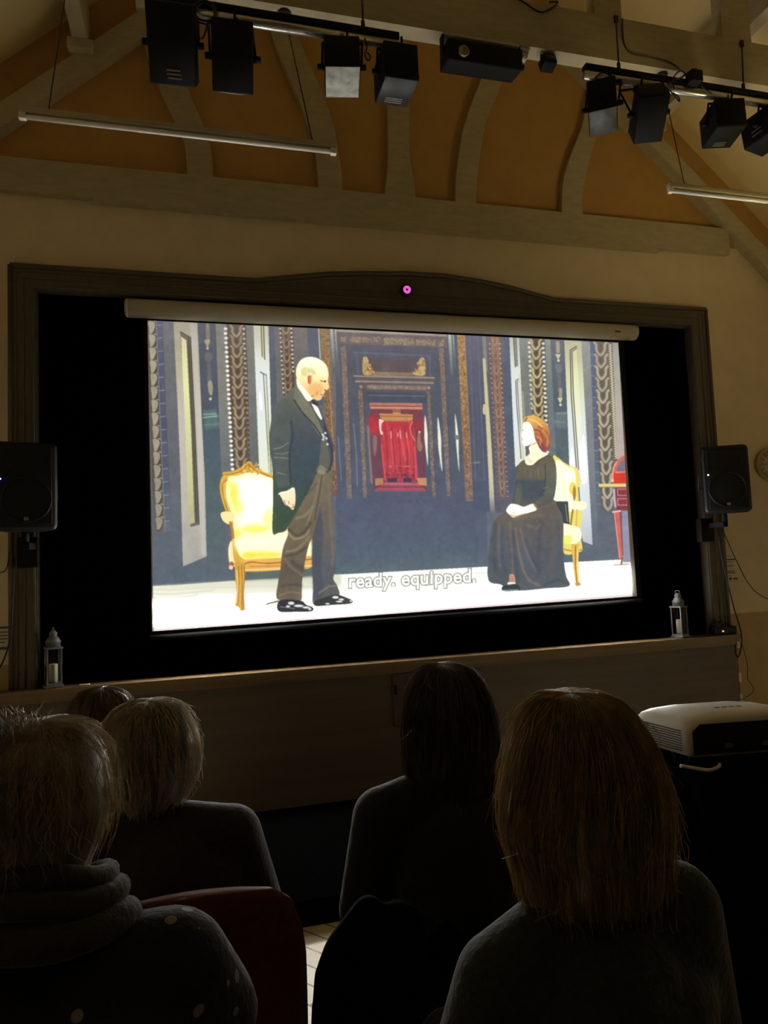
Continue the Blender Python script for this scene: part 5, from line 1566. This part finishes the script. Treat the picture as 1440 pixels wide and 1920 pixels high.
def hair_shell(t, rings, m, strands, length, seed, fly=20, part=0.0, thick=0.0012, wob=0.012, gap=None):
    """rings: (z, cx, cy, rx, ry) from crown to ends; grooved shell plus loose strands, one mesh"""
    g = np.random.default_rng(seed)
    rings = np.array(rings, float)
    zs = np.linspace(0, 1, len(rings))
    K, N = 56, 72
    def ring(v):
        return np.array([np.interp(v, zs, rings[:, k]) for k in range(5)])
    # catmull style smoothing of ring parameters
    def ringS(v):
        a = 0.03
        r = (ring(max(v - a, 0)) + 2 * ring(v) + ring(min(v + a, 1))) / 4
        if v < 0.06:
            r[3:] *= max(v / 0.06, 0.01) ** 0.6
        return r
    groove = np.zeros(N)
    for f in (3, 5, 9, 14, 21, 29):
        groove += g.normal() / f ** 0.6 * np.cos(f * np.linspace(0, 2 * np.pi, N, endpoint=False) + g.random() * 6.28)
    groove *= wob * 0.5
    lock = g.random(N)
    def pos(v, a, off=0.0):
        z, cx, cy, rx, ry = ringS(v)
        k = a / (2 * np.pi) * N
        i = int(k) % N; fr = k - int(k)
        gr = groove[i] * (1 - fr) + groove[(i + 1) % N] * fr
        w = gr * min(1, v * 2.5) + off
        zz = z - (part * math.exp(-(a - 1.5 * math.pi) ** 2 * 0) * math.exp(-((rx * math.cos(a)) / 0.012) ** 2) * max(0, 1 - v * 3.0))
        return Vector((cx + (rx + w) * math.cos(a), cy + (ry + w) * math.sin(a), zz))
    mb = MB()
    ztop = rings[0][0]
    vs = []
    for j in range(K + 1):
        v = j / K
        for i in range(N):
            a = 2 * math.pi * i / N
            p = pos(v, a)
            if v > 0.9:
                p.z += (lock[i] - 0.5) * 0.035 * (v - 0.9) * 10
            vs.append(p)
    fs = []
    for j in range(K):
        for i in range(N):
            if vs[j * N + i].z < ztop - 0.07 and math.sin(2 * math.pi * (i + .5) / N) > 0.66:
                continue                              # the face stays free
            fs.append((j * N + i, j * N + (i + 1) % N, (j + 1) * N + (i + 1) % N, (j + 1) * N + i))
    fs.append(tuple(range(N - 1, -1, -1)))
    mb.add(vs, fs, True)
    n_shell = len(mb.f)
    for s in range(strands):
        a = g.random() * 2 * math.pi
        v0 = 0.01 if g.random() < .15 else g.random() ** 1.3 * 0.75
        ln = length * (0.4 + 0.6 * g.random())
        if math.sin(a) > 0.6:                         # fringe: ends above the eyes
            v0 = v0 * 0.1
            while ln > 0.01 and ringS(min(v0 + ln, 1.0))[0] < ztop - 0.07:
                ln *= 0.85
        pts = []
        da = g.normal() * 0.10
        wild = s < fly
        off0 = (0.006 + 0.012 * g.random()) if g.random() < 0.28 else 0.001 + 0.006 * g.random()
        lift = abs(g.normal()) * (0.016 if wild else 0.005)
        ph, fq = g.random() * 6, 3 + 5 * g.random()
        for q in range(9):
            u = q / 8
            v = min(v0 + ln * u, 1.06)
            p = pos(min(v, 1.0), a + da * u + 0.03 * math.sin(ph + fq * u), off0 + lift * u * u)
            if v > 1:
                p.z -= (v - 1) * 0.3
            pts.append(p)
        mb.tube(pts, [thick * (1.15 - u * 0.9) for u in np.linspace(0, 1, 9)], 3, False)
    for s in range(fly // 2):                     # short flyaways standing off the outline
        a = math.pi + g.random() * math.pi; v0 = g.random() * 0.8
        p = pos(v0, a, 0.0); q = pos(v0 + 0.05, a + g.normal() * .12, 0.012 + 0.02 * g.random()); r = pos(min(v0 + 0.14, 1), a + g.normal() * .16, 0.016 + 0.022 * g.random())
        mb.tube(smooth_line([p, q, r], 4), thick * 0.55, 3, False)
    o = mb.build('hair', m, t)
    o.data.materials.append(strand_of(m))
    if len(o.data.polygons) == len(mb.f):
        o.data.polygons.foreach_set('material_index', [0] * n_shell + [1] * (len(mb.f) - n_shell))
    return o


def make_person(label, loc, yaw, top, hair, cloth, trousers, shoulders=(0.19, 0.19), drop=(0.30, 0.30), lean=0.0, build=1.0, head_turn=0.0, skin=None, hdx=0.0, elb=.075):
    """seated figure facing +Y; loc = floor under the hips; top = crown height"""
    t = thing('person', label, 'person', loc, (0, 0, yaw), 'seated audience')
    skin = skin or M['skin']
    b = build
    H = Vector((hdx, 0.03 + lean, top - 0.115))          # head centre
    neck = Vector((hdx * .7, -0.01 + lean * .8, top - 0.25))
    sl = Vector((-shoulders[0], -0.02 + lean * .7, top - drop[0])); sr = Vector((shoulders[1], -0.02 + lean * .7, top - drop[1]))
    chest = Vector((0, -0.01 + lean * .6, (sl.z + sr.z) / 2 - 0.12)); waist = Vector((0, -0.02 + lean * .2, 0.74)); hips = Vector((0, -0.03, 0.60))
    HR = Matrix.Rotation(head_turn, 3, 'Z')
    hd = lambda x, y, z: H + HR @ Vector((x, y, z))
    el = [Vector((-shoulders[0] - elb, .03 + lean * .4, sl.z - .25)), Vector((shoulders[1] + elb, .03 + lean * .4, sr.z - .25))]
    wr = [Vector((-.085, .235, .705)), Vector((.085, .245, .705))]
    knee = [Vector((-.11, .37, .585)), Vector((.11, .38, .585))]
    ank = [Vector((-.12, .31, .085)), Vector((.12, .33, .085))]
    mb = MB()
    # head
    mb.ball(hd(0, -.012, .020), (.073, .092, .092), 12)
    mb.ball(hd(0, .035, -.040), (.060, .062, .068), 12)
    mb.ball(hd(0, .062, -.088), (.026, .024, .02), 8)
    mb.cone(hd(0, .086, .014), hd(0, .112, -.024), .010, .014, 8)
    for s in (-1, 1):
        mb.ball(hd(s * .013, .100, -.028), .010, 6)
        mb.ball(hd(s * .075, -.006, -.016), (.009, .022, .034), 8)
        mb.ball(hd(s * .079, -.014, .002), (.008, .012, .014), 8)
        mb.ball(hd(s * .032, .078, .036), (.022, .012, .009), 8)
        mb.ball(hd(s * .040, .064, -.024), (.022, .022, .020), 8)
    mb.ball(hd(0, .091, -.054), (.024, .010, .006), 8); mb.ball(hd(0, .090, -.064), (.021, .010, .007), 8)
    mb.cone(neck - Vector((0, .0, .06)), H + Vector((0, -.02, -.06)), .058 * b, .050 * b)
    # trunk
    mb.cone(chest + Vector((0, 0, .06)), waist, .115 * b, .105 * b); mb.cone(chest + Vector((-.06, 0, .02)), chest + Vector((.06, 0, .02)), .11 * b, .11 * b)
    mb.cone(sl, sr, .055 * b, .055 * b); mb.cone(waist, hips, .11 * b, .12 * b); mb.cone(hips + Vector((-.07, 0, 0)), hips + Vector((.07, 0, 0)), .105 * b, .105 * b)
    mb.cone(neck - Vector((0, .01, .05)), sl, .045 * b, .05 * b); mb.cone(neck - Vector((0, .01, .05)), sr, .045 * b, .05 * b)
    for i, sh in enumerate((sl, sr)):
        s = -1 if i == 0 else 1
        mb.cone(sh, el[i], .052 * b, .040 * b); mb.cone(el[i], wr[i], .038 * b, .026)
        mb.cone(hips + Vector((s * .08, .02, -.01)), knee[i], .082 * b, .056 * b); mb.cone(knee[i], ank[i], .052 * b, .036); mb.cone(ank[i] + Vector((0, -.03, -.04)), ank[i] + Vector((0, .13, -.052)), .032, .026)
        # hand resting on the thigh: palm, four unequal fingers bent over it, thumb from the side of the palm
        pd = Vector((-s * .45, .85, -.12)).normalized(); side = Vector((-s * .85, -.45, 0)); dn = Vector((0, 0, -1))
        palm = wr[i] + pd * .055
        mb.cone(wr[i] + pd * .01, palm, .024, .026); mb.ball(palm + pd * .01, (.036, .036, .016), 8)
        for k, ln in enumerate((.066, .076, .071, .054)):
            off = side * (-.027 + .018 * k)
            r0 = palm + pd * .038 + off
            r1 = r0 + pd * ln * .5 + dn * .006; r2 = r1 + pd * ln * .3 + dn * .016; r3 = r2 + pd * ln * .18 + dn * .018
            mb.cone(palm + pd * .01 + off * .8, r0, .010, .0092, 8); mb.cone(r0, r1, .0090, .0082, 8); mb.cone(r1, r2, .0082, .0076, 8); mb.cone(r2, r3, .0076, .0066, 8)
        th0 = palm - side * .026 - pd * .012
        th1 = th0 - side * .022 + pd * .026; th2 = th1 - side * .004 + pd * .028 + dn * .006
        mb.cone(th0, th1, .0115, .0102, 8); mb.cone(th1, th2, .0100, .0080, 8)
    grown(mb, 'body', skin, t, 0.0062, 3)
    for s in (-1, 1):
        mb = MB(); mb.ball(hd(s * .031, .0705, .016), (.0115, .0115, .0085), 10); mb.build('eye', M['eye'], t)
        mb2 = MB(); mb2.ball(hd(s * .031, .0805, .016), (.0055, .003, .0055), 8); mb2.build('iris', M['cable'], t.children[-1])
    # top
    mb = MB()
    k = .016 * b
    mb.cone(chest + Vector((0, 0, .06)), waist, .125 * b + k, .125 * b + k); mb.cone(chest + Vector((-.065, 0, .02)), chest + Vector((.065, 0, .02)), .115 * b + k, .115 * b + k)
    mb.cone(sl, sr, .056 * b + k, .056 * b + k); mb.cone(waist, hips + Vector((0, 0, .07)), .125 * b + k, .125 * b + k)
    mb.cone(waist + Vector((-.06, 0, -.02)), waist + Vector((.06, 0, -.02)), .105 * b + k, .105 * b + k)
    mb.cone(neck - Vector((0, .01, .06)), sl, .046 * b + k, .054 * b + k); mb.cone(neck - Vector((0, .01, .06)), sr, .046 * b + k, .054 * b + k)
    mb.cone(neck - Vector((0, .0, .07)), neck + Vector((0, .0, -.02)), .06 * b + k, .052 * b + k * .6)
    for i, sh in enumerate((sl, sr)):
        mb.cone(sh, el[i], .056 * b + k, .048 * b + k); mb.cone(el[i], wr[i] - (wr[i] - el[i]) * .08, .046 * b + k, .032 * b + k)
    grown(mb, 'jumper', cloth, t, 0.010, 8)
    mb = MB()
    for i in range(2):
        s = -1 if i == 0 else 1
        mb.cone(hips + Vector((s * .08, .02, -.005)), knee[i], .092 * b, .068 * b); mb.cone(knee[i], ank[i] + Vector((0, 0, .03)), .064 * b, .052)
    mb.cone(hips + Vector((-.07, 0, 0)), hips + Vector((.07, 0, 0)), .113 * b, .113 * b)
    grown(mb, 'trousers', trousers, t, 0.011, 6)
    for i in range(2):
        mb = MB(); a = ank[i]
        mb.cone(a + Vector((0, -.035, -.035)), a + Vector((0, .06, -.045)), .046, .042); mb.cone(a + Vector((0, .06, -.045)), a + Vector((0, .14, -.055)), .042, .028); mb.cone(a + Vector((0, -.02, -.03)), a + Vector((0, -.01, .0)), .044, .046)
        mb.box((a.x - .042, a.y - .08, a.z - .085), (a.x + .042, a.y + .165, a.z - .07))
        grown(mb, 'shoe', M['plastic'], t, 0.007, 2)
    hair(t, H, top)
    return t


CLOTH = lambda n, c, **k: mat(n, c, 0.9, var=0.3, scale=90, bump=0.35, sheen=0.16, **k)
navy = CLOTH('dark_trousers', (.006, .006, .008))
blackk = CLOTH('black_cloth', (.006, .0055, .005))
grey_green = CLOTH('grey_green_knit', (.022, .024, .018))
maroon = CLOTH('maroon_knit', (.016, .007, .006))


def placed(px_top, depth):
    p = at(px_top[0], px_top[1], depth)
    return p


def R_(H, top, rows):
    return [(top - dz, H.x + cx, H.y + cy, rx, ry) for dz, cx, cy, rx, ry in rows]


# 1 woman with the shoulder-length wavy hair, nearest right
p5 = placed((1065, 1290), 1.15)
def hair5(t, H, top):
    m = hair_mat('brown_blond_hair', (.16, .115, .055), transl=.15)
    r = R_(H, top, [(-.002, .0, -.01, .008, .012), (.003, .0, -.01, .036, .045), (.018, .0, -.015, .062, .08), (.045, 0, -.015, .082, .105), (.085, 0, -.02, .101, .120), (.13, -.002, -.025, .116, .122), (.165, -.004, -.03, .126, .118), (.20, -.006, -.033, .129, .112), (.235, -.004, -.038, .119, .102), (.265, -.002, -.042, .114, .092), (.295, .0, -.045, .114, .082), (.32, .006, -.045, .104, .072)])
    hair_shell(t, r, m, 1900, 0.6, 5, 120, part=.004, wob=.018, thick=.0009)
make_person('person nearest the right with wavy brown shoulder-length hair and grey-green jumper', (p5.x - .01, p5.y - .03, FL), .0, p5.z - .004 - FL, hair5, grey_green, navy,
            shoulders=(.155, .150), drop=(.405, .345), build=1.0, hdx=.01)

# 2 woman with the long straight dark hair in front of her
p4 = placed((832, 1243), 1.95)
def hair4(t, H, top):
    m = hair_mat('dark_straight_hair', (.050, .036, .022), 0.4)
    r = R_(H, top, [(-.002, 0, 0, .008, .012), (.005, 0, -.005, .042, .055), (.025, 0, -.01, .070, .095), (.06, 0, -.015, .093, .115), (.11, 0, -.02, .110, .122), (.17, 0, -.025, .120, .118), (.23, 0, -.035, .122, .105), (.29, 0, -.05, .124, .085), (.35, 0, -.075, .126, .062), (.41, 0, -.088, .120, .052)])
    hair_shell(t, r, m, 1200, 0.75, 9, 90, part=.004, wob=.006)
make_person('person with long straight dark hair sitting just left of the picture centre, seen from behind', (p4.x, p4.y - .03, FL), .0, p4.z - FL, hair4, blackk, navy,
            shoulders=(.212, .165), drop=(.375, .36), build=1.05, elb=.045)

# 3 grey-blond bob, left of centre
p2 = placed((280, 1312), 1.85)
def hair2(t, H, top):
    m = hair_mat('grey_blond_bob', (.20, .17, .125), transl=.15)
    r = R_(H, top, [(-.002, 0, -.0, .008, .012), (.004, 0, -.005, .048, .055), (.02, .0, -.01, .078, .09), (.05, .0, -.012, .100, .112), (.09, .002, -.015, .114, .12), (.14, .006, -.02, .118, .118), (.18, .008, -.025, .114, .108), (.215, .004, -.03, .102, .092), (.245, 0, -.035, .085, .078), (.265, 0, -.04, .07, .064)])
    hair_shell(t, r, m, 1100, 0.5, 21, 120, part=.003, wob=.012)
make_person('person with a grey-blond bob and dark maroon jumper on the red chair, left of centre', (p2.x + .04, p2.y - .03, FL), .0, p2.z - FL, hair2, maroon, navy,
            shoulders=(.185, .165), drop=(.36, .36), build=1.1, hdx=-.04)

# 4 short fluffy fair hair and knitted scarf, far left
p1 = placed((76, 1358), 1.0)
def hair1(t, H, top):
    m = hair_mat('short_fair_hair', (.17, .135, .08), transl=.15)
    r = R_(H, top, [(-.003, 0, -.0, .006, .01), (.003, 0, -.0, .046, .055), (.018, 0, -.005, .070, .086), (.045, 0, -.008, .088, .103), (.08, 0, -.012, .094, .108), (.115, 0, -.02, .095, .104), (.15, 0, -.03, .088, .086), (.18, 0, -.035, .074, .068), (.205, 0, -.04, .062, .056)])
    o = hair_shell(t, r, m, 1500, 0.25, 33, 80, wob=.007, thick=.0006)
    g = np.random.default_rng(4)
    mb = MB()                                          # tuft standing up off the crown
    for k in range(110):
        x = -.032 + g.normal() * .016; y = -.02 + g.normal() * .02
        b0 = Vector((H.x + x, H.y + y, top - .012))
        tip = b0 + Vector((x * .3 + g.normal() * .014, g.normal() * .014, .026 + .012 * g.random()))
        mb.tube(smooth_line([b0, (b0 + tip) / 2 + Vector((g.normal() * .003, 0, .003)), tip], 3), [.0008] * 6 + [.0003], 3, False)
    mb.build('hair_tuft', m, t)
pp1 = make_person('person at the far left with short fluffy fair hair and a chunky knitted scarf', (p1.x, p1.y - .02, FL), .0, p1.z - FL, hair1, blackk, navy,
            shoulders=(.18, .18), drop=(.36, .36), build=1.05, head_turn=-.35)
wool = CLOTH('cream_brown_wool', (.03, .021, .011))
z1 = p1.z - FL
mb = MB()
for k, (z, r, w) in enumerate(((-.212, .092, .015), (-.240, .104, .018), (-.278, .114, .024))):
    mb.tube([(r * math.cos(a), -.0 + r * .9 * math.sin(a), z1 + z - .035 * math.sin(a) + .006 * math.sin(3 * a + k)) for a in np.linspace(0, 2 * math.pi, 37)], w, 12, False)
mb.build('scarf', wool, pp1)
shawl = blackk.copy(); shawl.name = 'flecked_shawl'
nt = shawl.node_tree
vor = nt.nodes.new('ShaderNodeTexVoronoi'); vor.inputs['Scale'].default_value = 26
cmp_ = nt.nodes.new('ShaderNodeMath'); cmp_.operation = 'LESS_THAN'; cmp_.inputs[1].default_value = .22
mxs = nt.nodes.new('ShaderNodeMix'); mxs.data_type = 'RGBA'; mxs.inputs[7].default_value = (.22, .21, .19, 1)
bs = nt.nodes['Principled BSDF']; src = bs.inputs['Base Color'].links[0].from_socket
nt.links.new(nt.nodes['Texture Coordinate'].outputs['Object'], vor.inputs['Vector'])
nt.links.new(vor.outputs['Distance'], cmp_.inputs[0]); nt.links.new(cmp_.outputs[0], mxs.inputs[0]); nt.links.new(src, mxs.inputs[6]); nt.links.new(mxs.outputs[2], bs.inputs['Base Color'])
mb = MB()
for s in (-1, 1):
    mb.cone((s * .05, -.03, z1 - .345), (s * .175, -.02, z1 - .352), .082, .084); mb.cone((s * .175, -.02, z1 - .352), (s * .222, .03, z1 - .45), .084, .078)
mb.cone((-.10, -.05, z1 - .40), (.12, -.05, z1 - .42), .108, .105)
grown(mb, 'shawl', shawl, pp1, .009, 5)['label'] = 'dark shawl flecked with white'

# 5 dark-haired head in the front row
p3 = placed((192, 1290), 2.62)
def hair3(t, H, top):
    m = hair_mat('dark_tousled_hair', (.06, .036, .016), transl=.15)
    r = R_(H, top, [(-.002, 0, 0, .008, .012), (.004, 0, 0, .05, .055), (.02, .0, -.005, .08, .09), (.05, 0, -.01, .104, .11), (.10, 0, -.015, .117, .12), (.15, 0, -.02, .118, .114), (.19, 0, -.03, .108, .098), (.23, 0, -.035, .09, .08), (.26, 0, -.04, .072, .065)])
    hair_shell(t, r, m, 420, 0.45, 41, 40, wob=.014)
make_person('person with dark tousled hair, mostly hidden beyond the grey-blond bob', (p3.x, p3.y - .03, FL), .0, p3.z - FL, hair3, blackk, navy,
            shoulders=(.18, .18), drop=(.29, .29), build=.95)

darkred = M['red']
blk = mat('black_upholstery', (.003, .003, .003), .95, var=.2, scale=60, spec=.05)
make_chair('dark red upholstered chair under the person with the grey-blond bob, its rounded back showing', darkred, (-.045, p2.y - .06, FL), 0.0, backtop=.875, w=.50, backfoot=.30)
make_chair('chair under the person with long straight dark hair', blk, (p4.x, p4.y - .03, FL), 0.0, backtop=.74, w=.40)
make_chair('chair under the person with wavy hair at the right', blk, (p5.x - .01, p5.y - .03, FL), .0, backtop=.70)
make_chair('chair under the person with the chunky knitted scarf', blk, (p1.x, p1.y - .02, FL), 0.0, backtop=.74)
make_chair('chair under the dark-haired person beyond the grey-blond bob', blk, (p3.x, p3.y - .03, FL), 0.0, backtop=.70)

mb = MB()
blk_ = mat('dull_black_bundle', (.0035, .0033, .003), .95, var=.3, scale=40, spec=.05)
for col in (((690, 1708), (637, 1778), (617, 1832), (611, 1930), (611, 2060)), ((742, 1718), (700, 1800), (670, 1900), (668, 2060)), ((765, 1728), (750, 1830), (735, 1940), (725, 2060)), ((775, 1760), (775, 1900), (775, 2060))):
    cp = [at(x, y, 1.485) for x, y in col]
    for a, b in zip(cp[:-1], cp[1:]):
        mb.cone(a, b, .034, .034)
co = grown(mb, 'bundle', blk_, None, .01, 8)  # stands in for a dark shape that could not be read
tag(co, 'dark coat standing in for an unread shape beside the long-haired person', 'bundle')

# ---------------------------------------------------------------- projector on its cloth-covered table
TZ = 0.862
TX0, TX1, TY0, TY1 = 1.19, 2.15, -3.10, -2.50
tb = thing('projector_table', 'table under a black cloth at the right holding the projector', 'table', ((TX0 + TX1) / 2, (TY0 + TY1) / 2, FL))
TL = TZ - FL
hx, hy = (TX1 - TX0) / 2, (TY1 - TY0) / 2
mb = MB(); mb.rbox((-hx, -hy, TL - .03), (hx, hy, TL - .004), .006); mb.build('tabletop', M['ledge'], tb)
for sx in (-1, 1):
    for s2 in (-1, 1):
        mb = MB(); mb.tube([(sx * (hx - .06), s2 * (hy - .06), 0), (sx * (hx - .06), s2 * (hy - .06), TL - .03)], .018, 10); mb.build('leg', M['black'], tb)
mb = MB()
per = []
N = 120
for k in range(N):
    u = k / N * 4
    sd, f = int(u), u - int(u)
    c4 = [(-1, -1), (1, -1), (1, 1), (-1, 1)]
    a, b = c4[sd], c4[(sd + 1) % 4]
    per.append((a[0] + (b[0] - a[0]) * f, a[1] + (b[1] - a[1]) * f))
vs, fs = [(0, 0, TL)], []
for j, (e, z) in enumerate(((.5, TL), (.985, TL), (1.0, TL - .004), (1.0, TL - .012), (1, TL - .1), (1, .45), (1, .03))):
    for k, (ux, uy) in enumerate(per):
        fl = .0 if j < 4 else (.012 + .018 * (j - 3)) * (.5 + .5 * math.sin(k * .9 + math.sin(k * .31) * 2))
        vs.append((ux * hx * e + (fl + .004 * (j > 2)) * ux, uy * hy * e + (fl + .004 * (j > 2)) * uy, z))
for k in range(N):
    fs.append((0, 1 + k, 1 + (k + 1) % N))
for j in range(6):
    for k in range(N):
        fs.append((1 + j * N + k, 1 + (j + 1) * N + k, 1 + (j + 1) * N + (k + 1) % N, 1 + j * N + (k + 1) % N))
mb.add(vs, fs, True)
cl = mb.build('tablecloth', M['curtain'], None, tb.location)
tag(cl, 'black cloth draped to the floor over the projector table', 'tablecloth')

pj = thing('projector', 'white video projector with slatted side vents on the black-covered table', 'projector', (0, 0, TZ + .002))
NEAR, FARL, RIGHT = PJ_NEAR, PJ_FARL, PJ_RIGHT
pj.location = (NEAR[0], NEAR[1], TZ + .002)
ex = Vector((RIGHT[0] - NEAR[0], RIGHT[1] - NEAR[1], 0)); ey = Vector((FARL[0] - NEAR[0], FARL[1] - NEAR[1], 0))
Lx, Ly = ex.length, ey.length
ex.normalize(); ey.normalize()
def pq(u, v, z):                                   # u along the rear face, v along the slatted side
    return ex * u + ey * v + Vector((0, 0, z))
HB, Z0 = .108, .022
mb = MB()
ns, vs, fs = 10, [], []
sect = [(.0, Z0 + .004), (.0, Z0 + HB * .60), (.004, Z0 + HB * .74), (.018, Z0 + HB * .86), (.05, Z0 + HB * .94), (.12, Z0 + HB), (Lx - .12, Z0 + HB), (Lx - .05, Z0 + HB * .94), (Lx - .018, Z0 + HB * .86), (Lx - .004, Z0 + HB * .74), (Lx, Z0 + HB * .6), (Lx, Z0 + .004), (Lx - .01, Z0), (.01, Z0)]
stations = [(0.0, .86), (.004, .93), (.014, .98), (.04, 1.0), (Ly * .5, 1.0), (Ly - .03, .99), (Ly - .008, .95), (Ly, .86)]
for v, k in stations:
    for u, z in sect:
        zz = Z0 + (z - Z0) * k
        vs.append(pq(Lx / 2 + (u - Lx / 2) * (1 - (1 - k) * .12), v, zz))
n = len(sect)
for j in range(len(stations) - 1):
    for k in range(n):
        fs.append((j * n + k, j * n + (k + 1) % n, (j + 1) * n + (k + 1) % n, (j + 1) * n + k))
fs += [tuple(range(n)), tuple(range(len(stations) * n - 1, (len(stations) - 1) * n - 1, -1))]
mb.add(vs, fs, True)
mb.build('casing', M['white'], pj)
mb = MB()
mb.add([pq(.012, -.003, Z0 + .006), pq(Lx - .012, -.003, Z0 + .006), pq(Lx - .012, -.003, Z0 + HB * .80), pq(.035, -.003, Z0 + HB * .80), pq(.012, -.003, Z0 + HB * .64),
        pq(.012, .004, Z0 + .006), pq(Lx - .012, .004, Z0 + .006), pq(Lx - .012, .004, Z0 + HB * .80), pq(.035, .004, Z0 + HB * .80), pq(.012, .004, Z0 + HB * .64)],
       [(0, 1, 2, 3, 4), (9, 8, 7, 6, 5), (0, 5, 6, 1), (1, 6, 7, 2), (2, 7, 8, 3), (3, 8, 9, 4), (4, 9, 5, 0)])  # shade of the rear face is put into a black panel
o = mb.build('rear_panel', M['plastic'], pj); o['label'] = 'connector panel on the back, blackened for its shade'
for u in (.10, .21, .3):
    mb = MB(); mb.add([pq(u + a, -.0045 + b, Z0 + c + d) for b in (0, .003) for a, c, d in ((0, .02, 0), (.022, .02, 0), (.022, .032, 0), (0, .032, 0))], [(0, 1, 2, 3), (7, 6, 5, 4), (0, 4, 5, 1), (1, 5, 6, 2), (2, 6, 7, 3), (3, 7, 4, 0)])
    mb.build('connector', M['zinc'], pj)
slot = mat('vent_shadow', (.03, .028, .022), .8)
mb = MB()
for k in range(9):
    z = Z0 + .012 + k * .0066
    a, b_ = pq(-.0012, .025, z), pq(-.0012, Ly - .02, z)
    mb.add([a, b_, b_ + Vector((0, 0, .0028)), a + Vector((0, 0, .0028)), a + ex * .004, b_ + ex * .004, b_ + ex * .004 + Vector((0, 0, .0028)), a + ex * .004 + Vector((0, 0, .0028))],
           [(0, 1, 2, 3), (7, 6, 5, 4), (0, 4, 5, 1), (1, 5, 6, 2), (2, 6, 7, 3), (3, 7, 4, 0)])
mb.build('side_vent', slot, pj)
for u, v in ((.04, .04), (Lx - .04, .04), (.03, Ly - .04), (Lx - .04, Ly - .04)):
    mb = MB(); a = pq(u, v, 0); mb.tube([a, a + Vector((0, 0, Z0 + .006))], [.012, .009], 10); mb.build('foot', M['plastic'], pj)
mb = MB(); a = pq(Lx * .55, Ly, Z0 + HB * .5); b_ = pq(Lx * .55, Ly + .03, Z0 + HB * .5); mb.tube([a, b_], [.045, .04], 20); mb.build('lens_barrel', M['plastic'], pj)
mb = MB(); a = pq(Lx * .5, Ly * .45, Z0 + HB)
for k in range(4):
    q = a + ex * (k * .022 - .03); mb.box((q.x - .007, q.y - .004, q.z - .002), (q.x + .007, q.y + .004, q.z + .0012))
mb.build('buttons', M['zinc'], pj)
mb = MB()
a = pq(.03, -.03, .0)
mb.tube(smooth_line([a + Vector((-.07, .03, .006)), a + Vector((-.04, -.02, .006)), a + Vector((-.02, -.03, .006)), a + Vector((.01, -.02, .007)), a + Vector((.03, .0, .006))], 5), .005, 8)
cb = mb.build('white_lead', M['white'], None, pj.location)
tag(cb, 'white lead lying on the black cloth in front of the projector', 'cable')
